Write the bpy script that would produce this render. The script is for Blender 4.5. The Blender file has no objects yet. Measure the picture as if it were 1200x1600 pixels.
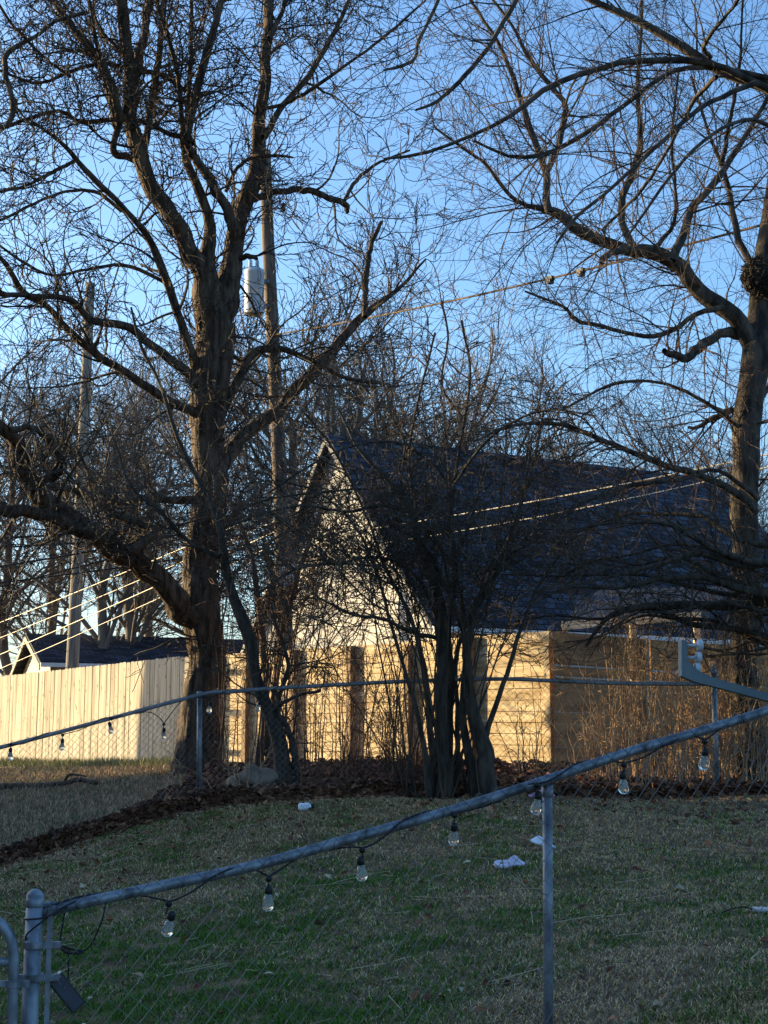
import bpy, math
import numpy as np
from mathutils import Vector

# ------------------------------------------------------------------ camera, sky, sun
S = bpy.context.scene
COL = S.collection
F = 2310.0; PITCH = math.atan(370 / F); EYE = 1.6
cam_d = bpy.data.cameras.new('camera'); cam = bpy.data.objects.new('camera', cam_d); COL.objects.link(cam)
cam.location = (0, 0, EYE); cam.rotation_euler = (math.pi / 2 + PITCH, 0, 0)
cam_d.sensor_fit = 'VERTICAL'; cam_d.sensor_height = 36; cam_d.lens = F / 1600 * 36
cam_d.clip_start = 0.1; cam_d.clip_end = 2000
S.camera = cam
SUN_AZ = math.radians(-66); SUN_EL = math.radians(8.5)
w = bpy.data.worlds.new('World'); S.world = w; w.use_nodes = True
nt = w.node_tree; bg = nt.nodes['Background']
sky = nt.nodes.new('ShaderNodeTexSky'); sky.sky_type = 'NISHITA'; sky.sun_disc = False
sky.sun_elevation = SUN_EL; sky.sun_rotation = SUN_AZ
sky.air_density = 1.0; sky.dust_density = 2.2; sky.ozone_density = 3.8
nt.links.new(sky.outputs[0], bg.inputs[0]); bg.inputs[1].default_value = 0.15
sd = bpy.data.lights.new('sun', 'SUN'); sun = bpy.data.objects.new('sun', sd); COL.objects.link(sun)
sd.energy = 3.7; sd.angle = math.radians(0.55); sd.color = (1.0, 0.77, 0.42)
sdir = Vector((math.sin(SUN_AZ) * math.cos(SUN_EL), math.cos(SUN_AZ) * math.cos(SUN_EL), math.sin(SUN_EL)))
sun.rotation_euler = sdir.to_track_quat('Z', 'Y').to_euler()
sun.location = (-30, 20, 30)
S.view_settings.view_transform = 'Standard'; S.view_settings.look = 'None'
S.view_settings.exposure = 1.75; S.view_settings.gamma = 1
S.view_settings.use_curve_mapping = False
S.render.engine = 'CYCLES'

# ------------------------------------------------------------------ helpers
def W(x, y, D):
    u = (x - 600) / F; v = (800 - y) / F
    Y = math.cos(PITCH) - v * math.sin(PITCH); Z = math.sin(PITCH) + v * math.cos(PITCH)
    k = D / Y
    return np.array([u * k, D, EYE + Z * k])

CTRL = np.array([(-1.17, 4.95, -1.67), (.62, 5.6, -1.2), (1.5, 5.9, -.98), (-4, 5, -2.1), (5, 7, -.75),
    (-3.9, 14.6, -1.13), (-1.9, 15.2, -.62), (.3, 15.5, -.47), (2.6, 15.5, -.5), (4.2, 15.3, -.5), (7, 15, -.5), (-7, 14, -1.5),
    (-8, 31, -.33), (-3.5, 25, -.28), (-2.6, 21, -.33), (2.3, 19.2, -.3), (5, 22, -.3), (-.9, 14.1, -.6), (.95, 11, -.84), (-3.5, 19, -.62),
    (-20, 60, -.3), (0, 60, -.3), (20, 60, -.3), (-15, 30, -.5), (15, 30, -.3), (-25, 15, -1.2), (22, 12, -.4),
    (0, -3, -1.75), (-8, -4, -2.3), (8, -4, -1.3), (0, -30, -1.8), (-30, -20, -2.2), (30, -20, -1.2)], float)
def _U(r2):
    return np.where(r2 > 1e-12, r2 * np.log(np.maximum(r2, 1e-12)), 0)
_c = CTRL[:, :2]; _n = len(_c)
_K = _U(((_c[:, None] - _c[None]) ** 2).sum(-1)); _Pm = np.hstack([np.ones((_n, 1)), _c])
_A = np.zeros((_n + 3, _n + 3)); _A[:_n, :_n] = _K + np.eye(_n) * .5; _A[:_n, _n:] = _Pm; _A[_n:, :_n] = _Pm.T
_w = np.linalg.solve(_A, np.concatenate([CTRL[:, 2], np.zeros(3)]))
def gz(X, Y):
    X = np.asarray(X, float); Y = np.asarray(Y, float)
    q = np.stack([X.ravel(), Y.ravel()], 1)
    z = _U(((q[:, None] - _c[None]) ** 2).sum(-1)) @ _w[:_n] + _w[_n] + q @ _w[_n + 1:]
    r = np.sqrt(q[:, 0] ** 2 + (q[:, 1] - 15) ** 2)
    b = np.clip((r - 30) / 30, 0, 1); b = b * b * (3 - 2 * b)
    z = z * (1 - b) + (-.5) * b
    return (z + EYE).reshape(X.shape)

def vnoise(X, Y, sc, seed=0):
    """smooth value noise, numpy"""
    rs = np.random.RandomState(seed); G = rs.rand(64, 64)
    x = np.asarray(X) * sc + 17.3; y = np.asarray(Y) * sc + 9.1
    xi = np.floor(x).astype(int); yi = np.floor(y).astype(int); fx = x - xi; fy = y - yi
    fx = fx * fx * (3 - 2 * fx); fy = fy * fy * (3 - 2 * fy)
    g = lambda a, b: G[a % 64, b % 64]
    return (g(xi, yi) * (1 - fx) + g(xi + 1, yi) * fx) * (1 - fy) + (g(xi, yi + 1) * (1 - fx) + g(xi + 1, yi + 1) * fx) * fy

def nrm(v):
    return v / np.maximum(np.linalg.norm(v, axis=-1, keepdims=True), 1e-9)

class Geo:
    def __init__(s): s.V = []; s.Q = []; s.T = []; s.N = []; s.C = []; s.n = 0
    def add(s, V, Q=None, T=None, N=None, col=None):
        V = np.asarray(V, float).reshape(-1, 3)
        if Q is not None and len(Q): s.Q.append(np.asarray(Q, int) + s.n)
        if T is not None and len(T): s.T.append(np.asarray(T, int) + s.n)
        if N is not None:
            for p in N: s.N.append([i + s.n for i in p])
        s.V.append(V); s.n += len(V)
        if col is not None: s.C.append(np.asarray(col, float).reshape(-1, 3))
        return s
    def box(s, c, size, ax=None):
        ax = np.eye(3) if ax is None else np.array(ax, float)
        h = np.array(size, float) / 2; V = []
        for k in range(8):
            sg = np.array([1 if k & 1 else -1, 1 if k & 2 else -1, 1 if k & 4 else -1])
            V.append(np.array(c, float) + (sg * h) @ ax)
        return s.add(V, [(0, 2, 3, 1), (4, 5, 7, 6), (0, 1, 5, 4), (2, 6, 7, 3), (0, 4, 6, 2), (1, 3, 7, 5)])
    def tubes(s, P, R, sides=3, cap=False, bark=None):
        P = np.asarray(P, float); R = np.asarray(R, float)
        N, K, _ = P.shape
        if N == 0: return s
        T = nrm(np.gradient(P, axis=1)); m = np.abs(nrm(P[:, -1] - P[:, 0]))
        ref = np.eye(3)[np.argmin(m, axis=1)][:, None, :]
        a = nrm(np.cross(T, np.broadcast_to(ref, T.shape))); b = np.cross(T, a)
        th = np.arange(sides) / sides * 2 * np.pi
        Rm = np.broadcast_to(R[:, :, None], (N, K, sides))
        if bark:
            Ls = np.concatenate([np.zeros((N, 1)), np.cumsum(np.linalg.norm(np.diff(P, axis=1), axis=2), axis=1)], 1)[:, :, None]
            tt = th[None, None] + 0 * Ls; id_ = np.arange(N)[:, None, None] * 7.7
            ph = 2.2 * vnoise(Ls + id_, tt * 0, 1.7, 61) + 1.6 * vnoise(Ls + id_, np.cos(tt) * 1.5 + 3, 4.5, 62) + .8 * vnoise(Ls, np.sin(tt) * 1.5 + 5, 9, 65)
            rid = 1 - np.abs(np.sin(6.5 * 1.0 * tt / 1.0 * (12 / 13) + 3 * ph)); rid2 = 1 - np.abs(np.sin(11 * tt + 5 * ph))
            lump = vnoise(Ls + id_, np.cos(tt) * 1.2, 2.2, 63) + vnoise(Ls + id_, np.sin(tt) * 1.2, 2.2, 64) - 1
            Rm = Rm * (1 + bark * (.10 * (rid - .4) + .06 * (rid2 - .4)) + .16 * lump)
        V = P[:, :, None] + Rm[..., None] * (a[:, :, None] * np.cos(th)[:, None] + b[:, :, None] * np.sin(th)[:, None])
        base = (np.arange(N) * K * sides)[:, None, None]; i = (np.arange(K - 1) * sides)[None, :, None]; j = np.arange(sides)[None, None]
        j2 = (j + 1) % sides
        Q = np.stack(np.broadcast_arrays(base + i + j, base + i + j2, base + i + sides + j2, base + i + sides + j), -1).reshape(-1, 4)
        caps = None
        if cap:
            caps = []
            for k in range(N):
                o = k * K * sides
                caps.append([o + q for q in range(sides)][::-1]); caps.append([o + (K - 1) * sides + q for q in range(sides)])
        return s.add(V, Q, N=caps)
    def tube(s, path, r, sides=10, cap=True):
        path = np.asarray(path, float); r = np.broadcast_to(np.asarray(r, float), (len(path),))
        return s.tubes(path[None], r[None], sides, cap)
    def lathe(s, c, prof, axis=(0, 0, 1), sides=16):
        """prof: (radius, height) pairs along axis"""
        ax = nrm(np.array(axis, float)); rf = np.array([1., 0, 0]) if abs(ax[0]) < .8 else np.array([0, 1., 0])
        a = nrm(np.cross(ax, rf)); b = np.cross(ax, a); th = np.arange(sides) / sides * 2 * np.pi
        V = []
        for r, h in prof:
            V.append(np.array(c) + ax * h + r * (np.cos(th)[:, None] * a + np.sin(th)[:, None] * b))
        K = len(prof); Q = []
        for i in range(K - 1):
            for j in range(sides): Q.append((i * sides + j, i * sides + (j + 1) % sides, (i + 1) * sides + (j + 1) % sides, (i + 1) * sides + j))
        return s.add(np.concatenate(V), Q, N=[list(range(sides))[::-1], [(K - 1) * sides + j for j in range(sides)]])
    def prism(s, poly, d):
        """closed prism: polygon (world points) swept by vector d"""
        A = np.array(poly, float); n = len(A); B = A + np.array(d, float)
        return s.add(np.concatenate([A, B]), [(i, (i + 1) % n, n + (i + 1) % n, n + i) for i in range(n)], N=[list(range(n))[::-1], [n + i for i in range(n)]])
    def mesh(s, name, base=(0, 0, 0), smooth=False):
        V = (np.concatenate(s.V) - np.array(base)).astype(np.float32)
        Q = np.concatenate(s.Q) if s.Q else np.zeros((0, 4), int); T = np.concatenate(s.T) if s.T else np.zeros((0, 3), int)
        loops = np.concatenate([Q.ravel(), T.ravel()] + [np.array(p) for p in s.N]).astype(np.int32)
        tot = np.concatenate([np.full(len(Q), 4), np.full(len(T), 3), np.array([len(p) for p in s.N], int)]).astype(np.int32)
        st = np.concatenate([[0], np.cumsum(tot)[:-1]]).astype(np.int32)
        me = bpy.data.meshes.new(name); me.vertices.add(len(V)); me.vertices.foreach_set('co', V.ravel())
        me.loops.add(len(loops)); me.loops.foreach_set('vertex_index', loops)
        me.polygons.add(len(tot)); me.polygons.foreach_set('loop_start', st); me.polygons.foreach_set('loop_total', tot)
        me.polygons.foreach_set('use_smooth', np.full(len(tot), smooth))
        if s.C:
            C = np.concatenate(s.C); C = np.hstack([C, np.ones((len(C), 1))]).astype(np.float32)
            at = me.color_attributes.new('tint', 'FLOAT_COLOR', 'POINT'); at.data.foreach_set('color', C.ravel())
        me.update(calc_edges=True); me.validate()
        return me

def tag(o, label=None, cat=None, group=None, kind=None):
    for k, v in (('label', label), ('category', cat), ('group', group), ('kind', kind)):
        if v: o[k] = v
    return o
def thing(name, label, cat, loc, group=None):
    o = bpy.data.objects.new(name, None); COL.objects.link(o); o.location = tuple(float(a) for a in loc)
    o.empty_display_size = .2; o['base'] = [float(a) for a in loc]
    return tag(o, label, cat, group)
def obj(name, geo, mat, parent=None, base=None, smooth=False, label=None):
    if parent is not None: base = list(parent['base'])
    if base is None: base = (0, 0, 0)
    me = geo.mesh(name, base, smooth); me.materials.append(mat)
    o = bpy.data.objects.new(name, me); COL.objects.link(o); o['base'] = [float(a) for a in base]
    if parent is not None: o.parent = parent
    else: o.location = tuple(float(a) for a in base)
    if label: o['label'] = label
    return o

# ------------------------------------------------------------------ materials
def mat(name, c1, c2=None, rough=.8, scale=(4, 4, 4), detail=6, bump=0, bscale=None, metal=0, c3=None, attr=False, lo=.35, hi=.65, nscale=1.0):
    m = bpy.data.materials.new(name); m.use_nodes = True; t = m.node_tree; b = t.nodes['Principled BSDF']
    b.inputs['Roughness'].default_value = rough; b.inputs['Metallic'].default_value = metal
    b.inputs['Specular IOR Level'].default_value = .3
    if attr:
        a = t.nodes.new('ShaderNodeAttribute'); a.attribute_name = 'tint'; t.links.new(a.outputs['Color'], b.inputs['Base Color'])
        return m
    tc = t.nodes.new('ShaderNodeTexCoord'); mp = t.nodes.new('ShaderNodeMapping'); mp.inputs['Scale'].default_value = scale
    t.links.new(tc.outputs['Object'], mp.inputs[0])
    n = t.nodes.new('ShaderNodeTexNoise'); n.inputs['Scale'].default_value = nscale; n.inputs['Detail'].default_value = detail
    t.links.new(mp.outputs[0], n.inputs['Vector'])
    r = t.nodes.new('ShaderNodeValToRGB'); t.links.new(n.outputs['Fac'], r.inputs[0])
    r.color_ramp.elements[0].position = lo; r.color_ramp.elements[1].position = hi
    r.color_ramp.elements[0].color = (*c1, 1); r.color_ramp.elements[1].color = (*(c2 or c1), 1)
    if c3: e = r.color_ramp.elements.new((lo + hi) / 2); e.color = (*c3, 1)
    t.links.new(r.outputs[0], b.inputs['Base Color'])
    if bump:
        n2 = t.nodes.new('ShaderNodeTexNoise'); n2.inputs['Scale'].default_value = 1; n2.inputs['Detail'].default_value = 8
        mp2 = t.nodes.new('ShaderNodeMapping'); mp2.inputs['Scale'].default_value = bscale or scale
        t.links.new(tc.outputs['Object'], mp2.inputs[0]); t.links.new(mp2.outputs[0], n2.inputs['Vector'])
        bp = t.nodes.new('ShaderNodeBump'); bp.inputs['Strength'].default_value = 1; bp.inputs['Distance'].default_value = bump
        t.links.new(n2.outputs['Fac'], bp.inputs['Height']); t.links.new(bp.outputs[0], b.inputs['Normal'])
    return m
M = {}
M['bark'] = mat('bark', (.022, .014, .009), (.14, .092, .058), .9, (14, 14, 2.2), 8, .05, (22, 22, 3), lo=.35, hi=.7)
M['bark_grey'] = mat('bark_grey', (.02, .016, .013), (.105, .082, .062), .9, (10, 10, 3), 8, .02, (30, 30, 6))
M['twig'] = mat('twig', (.028, .021, .015), (.085, .062, .042), .85, (2, 2, 2), 3)
M['twig_tan'] = mat('twig_tan', (.24, .145, .08), (.50, .33, .18), .8, (3, 3, 3), 3)
M['twig_red'] = mat('twig_red', (.05, .028, .018), (.13, .075, .045), .85, (2, 2, 2), 3)
M['bark_bush'] = mat('bark_bush', (.022, .018, .014), (.08, .062, .046), .9, (16, 16, 5), 8, .02, (30, 30, 8))
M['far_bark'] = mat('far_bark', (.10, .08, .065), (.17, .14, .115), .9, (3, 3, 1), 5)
M['pale_wire'] = mat('pale_wire', (.40, .36, .28), (.52, .47, .38), .5, metal=.25)
M['galv'] = mat('galvanised', (.06, .065, .075), (.235, .26, .29), .5, (22, 22, 9), 10, .003, (40, 40, 40), metal=.5, lo=.3, hi=.62)
M['galv_wire'] = mat('galvanised_wire', (.07, .075, .075), (.16, .165, .165), .5, (8, 8, 8), 3, metal=.4)
M['galv_old'] = mat('weathered_pipe', (.16, .16, .17), (.28, .28, .29), .6, (5, 5, 5), 6, metal=.3)
M['picket'] = mat('picket_wood', (.24, .20, .145), (.50, .44, .34), .85, (9, 9, .7), 8, .006, (40, 40, 3), lo=.3, hi=.62)
M['knot'] = mat('wood_knot', (.14, .09, .05), (.22, .15, .09), .8)
M['board'] = mat('board_wood', (.40, .28, .14), (.70, .55, .34), .75, (1.2, 1.2, 11), 8, .003, (5, 5, 60))
M['board_shaded'] = mat('board_shaded', (.20, .082, .030), (.36, .17, .065), .8, (1.2, 1.2, 9), 8, .003, (5, 5, 60))  # same wood as the lit boards, with its shade painted in as darker brown
M['post_wood'] = mat('post_wood', (.18, .11, .06), (.30, .20, .11), .8, (10, 10, 1.5), 8, .004, (30, 30, 4))
M['black'] = mat('black_rubber', (.008, .008, .009), (.015, .015, .017), .5, (6, 6, 6))
M['siding'] = mat('siding', (.30, .285, .26), (.38, .36, .335), .7, (1, 1, 3), 5, .002, (3, 3, 40))
M['trim'] = mat('white_trim', (.5, .5, .5), (.62, .62, .62), .6, (3, 3, 3))
M['pole'] = mat('pole_wood', (.06, .043, .032), (.17, .125, .09), .85, (12, 12, .8), 8, .01, (40, 40, 2))
M['pole_grey'] = mat('pole_wood_grey', (.12, .10, .085), (.28, .245, .20), .85, (12, 12, .8), 8, .01, (40, 40, 2))
M['tank'] = mat('painted_tank', (.42, .45, .47), (.52, .55, .57), .45, (3, 3, 3), 5)
M['soil'] = mat('soil', (.08, .048, .024), (.22, .145, .075), .95, (3, 3, 3), 10, .02, (30, 30, 30), c3=(.13, .09, .04))
M['tint'] = mat('leaf_mix', (.1, .1, .1), attr=True, rough=.9)
M['rock'] = mat('rock', (.09, .06, .042), (.28, .215, .16), .9, (4, 4, 4), 10, .03, (9, 9, 9))
M['blue_steel'] = mat('painted_steel', (.085, .11, .125), (.135, .165, .18), .5, (5, 5, 5), 5, metal=.2)
M['plastic'] = mat('grey_plastic', (.42, .44, .46), (.52, .54, .56), .5, (5, 5, 5))
M['cloth'] = mat('lilac_cloth', (.50, .46, .58), (.64, .6, .7), .9, (14, 14, 14), 5, .004, (60, 60, 60))
M['cloth_white'] = mat('white_cloth', (.62, .64, .68), (.75, .76, .8), .9, (14, 14, 14), 5)
M['pink'] = mat('pink_cloth', (.45, .22, .36), (.6, .34, .48), .9, (14, 14, 14), 5)
M['white_pl'] = mat('white_plastic', (.68, .69, .72), (.76, .77, .8), .4, (9, 9, 9))
M['blue_pr'] = mat('blue_print', (.05, .07, .35), None, .5)
M['solar'] = mat('solar_glass', (.01, .012, .025), (.02, .025, .045), .35, (20, 20, 20))
M['window'] = mat('window_glass', (.03, .04, .06), (.06, .08, .1), .08, (2, 2, 2))
M['added_wall_brown'] = mat('added_wall_paint', (.30, .26, .22), (.38, .33, .28), .8, (2, 2, 2))
def roof_mat():
    m = bpy.data.materials.new('shingles'); m.use_nodes = True; t = m.node_tree; b = t.nodes['Principled BSDF']
    b.inputs['Roughness'].default_value = .85; b.inputs['Specular IOR Level'].default_value = .25
    uv = t.nodes.new('ShaderNodeAttribute'); uv.attribute_name = 'tint'
    br = t.nodes.new('ShaderNodeTexBrick'); br.inputs['Scale'].default_value = 1
    br.inputs['Brick Width'].default_value = .33; br.inputs['Row Height'].default_value = .19; br.inputs['Mortar Size'].default_value = .016
    br.inputs['Color1'].default_value = (.014, .016, .024, 1); br.inputs['Color2'].default_value = (.070, .078, .105, 1); br.inputs['Mortar'].default_value = (.003, .003, .005, 1)
    br.inputs['Bias'].default_value = -.1
    t.links.new(uv.outputs['Vector'], br.inputs['Vector'])
    n = t.nodes.new('ShaderNodeTexNoise'); n.inputs['Scale'].default_value = 2.5; n.inputs['Detail'].default_value = 8
    t.links.new(uv.outputs['Vector'], n.inputs['Vector'])
    mx = t.nodes.new('ShaderNodeMixRGB'); mx.blend_type = 'MULTIPLY'; mx.inputs[0].default_value = .7
    t.links.new(br.outputs[0], mx.inputs[1]); 
    r = t.nodes.new('ShaderNodeValToRGB'); t.links.new(n.outputs['Fac'], r.inputs[0]); r.color_ramp.elements[0].color = (.6, .6, .6, 1); r.color_ramp.elements[1].color = (1.25, 1.25, 1.25, 1)
    t.links.new(r.outputs[0], mx.inputs[2]); t.links.new(mx.outputs[0], b.inputs['Base Color'])
    bp = t.nodes.new('ShaderNodeBump'); bp.inputs['Distance'].default_value = .02; bp.invert = True
    t.links.new(br.outputs['Fac'], bp.inputs['Height']); t.links.new(bp.outputs[0], b.inputs['Normal'])
    return m
M['roof'] = roof_mat(); M['rake'] = mat('rake_trim', (.16, .15, .14), (.22, .21, .2), .7, (3, 3, 3))
def glass_mat():
    m = bpy.data.materials.new('bulb_glass'); m.use_nodes = True; b = m.node_tree.nodes['Principled BSDF']
    b.inputs['Base Color'].default_value = (.95, .95, .92, 1); b.inputs['Transmission Weight'].default_value = .86
    b.inputs['Roughness'].default_value = .06; b.inputs['IOR'].default_value = 1.18
    return m
M['glass'] = glass_mat()

# ------------------------------------------------------------------ ground
def axis(lo, hi, a, b, fine, n):
    left = a - (a - lo) * (np.linspace(1, 0, n + 1)[:-1] ** 2); right = b + (hi - b) * (np.linspace(0, 1, n + 1)[1:] ** 2)
    return np.concatenate([left, np.arange(a, b + 1e-6, fine), right])
gx = axis(-400, 400, -10, 10, .2, 16); gy = axis(-150, 900, 2, 34, .2, 16)
GX, GY = np.meshgrid(gx, gy)
GZ = gz(GX, GY) + (vnoise(GX, GY, 1.3, 3) - .5) * .05 + (vnoise(GX, GY, 4, 4) - .5) * .02
g = Geo(); nx = len(gx); ii, jj = np.meshgrid(np.arange(nx - 1), np.arange(len(gy) - 1)); a = (jj * nx + ii).ravel()
g.add(np.stack([GX, GY, GZ], -1).reshape(-1, 3), np.stack([a, a + 1, a + nx + 1, a + nx], 1))
tag(obj('ground', g, M['soil'], smooth=True), kind='structure')
def gs(X, Y):
    return gz(X, Y) + (vnoise(X, Y, 1.3, 3) - .5) * .05 + (vnoise(X, Y, 4, 4) - .5) * .02

# mid chain-link fence line in plan (used for the beds too)
MID = [(-260, 1232, 14.3), (0, 1168, 14.6), (160, 1126, 14.9), (312, 1086, 15.2), (360, 1081, 15.25), (470, 1073, 15.3), (650, 1064, 15.4), (780, 1061, 15.45), (870, 1064, 15.45), (985, 1068, 15.5), (1112, 1069, 15.58)]
def midY(X):
    pts = np.array([W(*p) for p in MID]); return np.interp(X, pts[:, 0], pts[:, 1])

# ------------------------------------------------------------------ grass and leaves
def blades(rng, X, Y, h, wd, tilt, colr):
    n = len(X); Z = gs(X, Y) - .004; th = rng.rand(n) * 2 * np.pi
    d = np.stack([np.cos(th), np.sin(th), np.zeros(n)], 1); s = np.stack([-np.sin(th), np.cos(th), np.zeros(n)], 1)
    up = np.array([0, 0, 1.]); B = np.stack([X, Y, Z + .014 * np.clip(tilt - .9, 0, 1) * rng.rand(n)], 1)
    a1 = tilt * .6; a2 = tilt
    m = B + (d * np.sin(a1)[:, None] + up * np.cos(a1)[:, None]) * (h * .55)[:, None]
    tip = m + (d * np.sin(a2 * 1.25)[:, None] + up * np.cos(a2 * 1.25)[:, None]) * (h * .5)[:, None]
    ww = (wd / 2)[:, None] * s
    V = np.stack([B - ww, B + ww, m + ww * .8, m - ww * .8, tip], 1)
    o = np.arange(n)[:, None] * 5
    return V, o + np.array([0, 1, 2, 3]), o + np.array([3, 2, 4]), np.repeat(colr, 5, axis=0)
rng = np.random.RandomState(5)
def lawn_points(n, y0, y1, pw, k=.33):
    D = y0 + (y1 - y0) * rng.rand(n) ** pw; X = (rng.rand(n) * 2 - 1) * (k * D + .4); return X, D
X, Y = lawn_points(560000, 5.2, 15.8, 1.05)
m_ = (Y < midY(X) + .1); X = X[m_]; Y = Y[m_]
clump = vnoise(X, Y, 9, 11) * .6 + vnoise(X, Y, 22, 12) * .4
k_ = rng.rand(len(X)) < np.clip((clump - .16) * 2.6, .08, 1); X = X[k_]; Y = Y[k_]; clump = clump[k_]
def greenness(X, Y):
    g = .33 + .80 * np.exp(-(((X + 1.3) / 1.5) ** 2 + ((Y - 7.8) / 3.1) ** 2)) + .2 * np.exp(-(((X + .3) / 1.2) ** 2 + ((Y - 9.6) / 1.2) ** 2))
    g = g - .22 * np.clip((Y - 10.5) / 3, 0, 1) + (vnoise(X, Y, .9, 21) - .5) * .7 + (vnoise(X, Y, 3.2, 22) - .5) * .9 + (vnoise(X, Y, 11, 23) - .5) * .5
    return np.clip(g, 0, 1)
gr = greenness(X, Y); isg = rng.rand(len(X)) < gr
n = len(X); v = rng.rand(n, 1)
cg = np.array([.028, .075, .008]) * (1 - v) + np.array([.10, .22, .02]) * v
cd = np.array([.16, .105, .055]) * (1 - v) + np.array([.80, .59, .31]) * v ** 1.5
col = np.where(isg[:, None], cg, cd)
h = np.where(isg, .020 + .026 * rng.rand(n), .022 + .038 * rng.rand(n)) * (.7 + .6 * clump); tl = np.where(isg, .4 + .9 * rng.rand(n), 1.0 + .62 * rng.rand(n))
wd = np.where(isg, .0036, .0033) * (.7 + .6 * rng.rand(n)) * (.75 + Y / 16)
g = Geo(); V, Q, T, C = blades(rng, X, Y, h, wd, tl, col); g.add(V, Q, T, col=C)
# lawn beyond the middle fence, left
n = 90000; Y = 14.5 + 13 * rng.rand(n); X = -9 + 9.5 * rng.rand(n); m_ = (Y > midY(X)) & (X < -1.2 - .15 * (Y - 15)) & (np.abs(X) < .3 * Y); X = X[m_]; Y = Y[m_]; n = len(X)
gr = np.clip(.18 + (vnoise(X, Y, .6, 31) - .5) * .6, 0, 1); isg = rng.rand(n) < gr; v = rng.rand(n, 1)
col = np.where(isg[:, None], np.array([.05, .09, .03]) * (1 - v) + np.array([.09, .13, .05]) * v, np.array([.16, .105, .055]) * (1 - v) + np.array([.62, .44, .25]) * v)
V, Q, T, C = blades(rng, X, Y, .04 + .07 * rng.rand(n), .009 * (.6 + .8 * rng.rand(n)), .4 + .9 * rng.rand(n), col); g.add(V, Q, T, col=C)
# taller weeds along the picket fence
n = 9000; s = rng.rand(n); X = -9.5 + s * 6.9; Y = 32.6 - s * 9 - .15 - .5 * rng.rand(n)
v = rng.rand(n, 1); col = np.array([.12, .15, .05]) * (1 - v) + np.array([.40, .38, .2]) * v
V, Q, T, C = blades(rng, X, Y, .07 + .16 * rng.rand(n), np.full(n, .012), .2 + .6 * rng.rand(n), col); g.add(V, Q, T, col=C)
tag(obj('grass', g, M['tint']), 'patchy half dry lawn grass sloping up to the fences', 'grass', kind='stuff')

def leaves(rng, X, Y, size, lift, pal):
    n = len(X); Z = gs(X, Y) + lift
    a = nrm(rng.randn(n, 3) * np.array([1, 1, .45])); nn = nrm(rng.randn(n, 3) * .8 + np.array([0, 0, 1.])); b = nrm(np.cross(nn, a)); c = np.cross(a, b)
    P = np.stack([X, Y, Z], 1); s = size[:, None]
    V = np.stack([P - a * s, P - a * s * .25 + b * s * .6 + c * s * .3, P + a * s * .35 + b * s * .42 + c * s * .28, P + a * s * 1.0, P + a * s * .35 - b * s * .42 + c * s * .28, P - a * s * .25 - b * s * .6 + c * s * .3], 1)
    o = np.arange(n)[:, None] * 6
    col = pal[rng.randint(0, len(pal), n)] * (.6 + .8 * rng.rand(n, 1))
    return V, np.concatenate([o + np.array([0, 1, 2, 3]), o + np.array([0, 3, 4, 5])]), np.repeat(col, 6, axis=0)
brown = np.array([(.11, .055, .03), (.16, .085, .045), (.08, .045, .03), (.22, .14, .085), (.13, .07, .045)])
brown = brown * np.array([1.0, .82, .74])
g = Geo()
n = 10500; X = -5.2 + 5.6 * rng.rand(n); off = rng.randn(n) * .135; Y = midY(X) + .02 + off     # drift against the fence
lift = np.maximum(0, .17 * np.exp(-(off / .16) ** 2)) * rng.rand(n) * (.6 + .8 * vnoise(X, Y, 2, 41))
V, Q, C = leaves(rng, X, Y, .025 + .035 * rng.rand(n), lift, brown); g.add(V, Q, col=C)
n = 26000; X = -2.6 + 8.6 * rng.rand(n); Y = 15.35 + 5.5 * rng.rand(n) ** 1.6
m_ = (Y < 24.6 - .733 / .68 * (X + 2.7) - .1) | (X > 2.3); X = X[m_]; Y = Y[m_]; n = len(X)
V, Q, C = leaves(rng, X, Y, .03 + .04 * rng.rand(n), rng.rand(n) ** 2 * .13, brown); g.add(V, Q, col=C)
n = 2600; X, Y = lawn_points(n, 9, 15.4, .45, .27); V, Q, C = leaves(rng, X, Y, .015 + .025 * rng.rand(n), np.full(n, .03), brown * 1.3)
k_ = rng.rand(n) < .75 * np.clip((Y - 11) / 4.2, 0.03, 1); V = V[k_]; nn_ = len(V); o = np.arange(nn_)[:, None] * 6
g.add(V, np.concatenate([o + np.array([0, 1, 2, 3]), o + np.array([0, 3, 4, 5])]), col=C.reshape(n, 6, 3)[k_].reshape(-1, 3))
n = 480; X, Y = lawn_points(n, 5.6, 14, .8, .3); V, Q, C = leaves(rng, X, Y, .012 + .026 * rng.rand(n), np.full(n, .028), np.vstack([brown * 1.2, [(.42, .34, .22), (.3, .2, .12)]])); g.add(V, Q, col=C)
n = 420; X, Y = lawn_points(n, 5.6, 15.2, .8, .3); th_ = rng.rand(n) * 6.28; ln_ = .04 + .16 * rng.rand(n) ** 2
P_ = np.stack([np.stack([X + np.cos(th_) * ln_ * t, Y + np.sin(th_) * ln_ * t + .01 * np.sin(3 * t), gs(X + np.cos(th_) * ln_ * t, Y + np.sin(th_) * ln_ * t) + .035], 1) for t in (-1, -.3, .4, 1)], 1)
g.tubes(P_, np.full((n, 4), .0022), 3); g.C.append(np.repeat(np.array([(.16, .11, .07), (.45, .36, .22)])[rng.randint(0, 2, n)], 12, axis=0))
tag(obj('leaf_litter', g, M['tint']), 'brown dead leaves drifted along the chain link fence and under the shrubs', 'leaves', kind='stuff')
g = Geo()
for cx, cy, k in ((912, 1219, 60), (955, 1224, 40), (898, 1222, 25), (1015, 1226, 20)):
    p = W(cx, cy, 16.2); X = p[0] + rng.randn(k) * .10; Y = 16.2 + rng.randn(k) * .12
    V, Q, C = leaves(rng, X, Y, .03 + .03 * rng.rand(k), .03 + .1 * rng.rand(k), np.array([(.50, .10, .02), (.42, .13, .03), (.35, .12, .05)])); g.add(V, Q, col=C)
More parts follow.
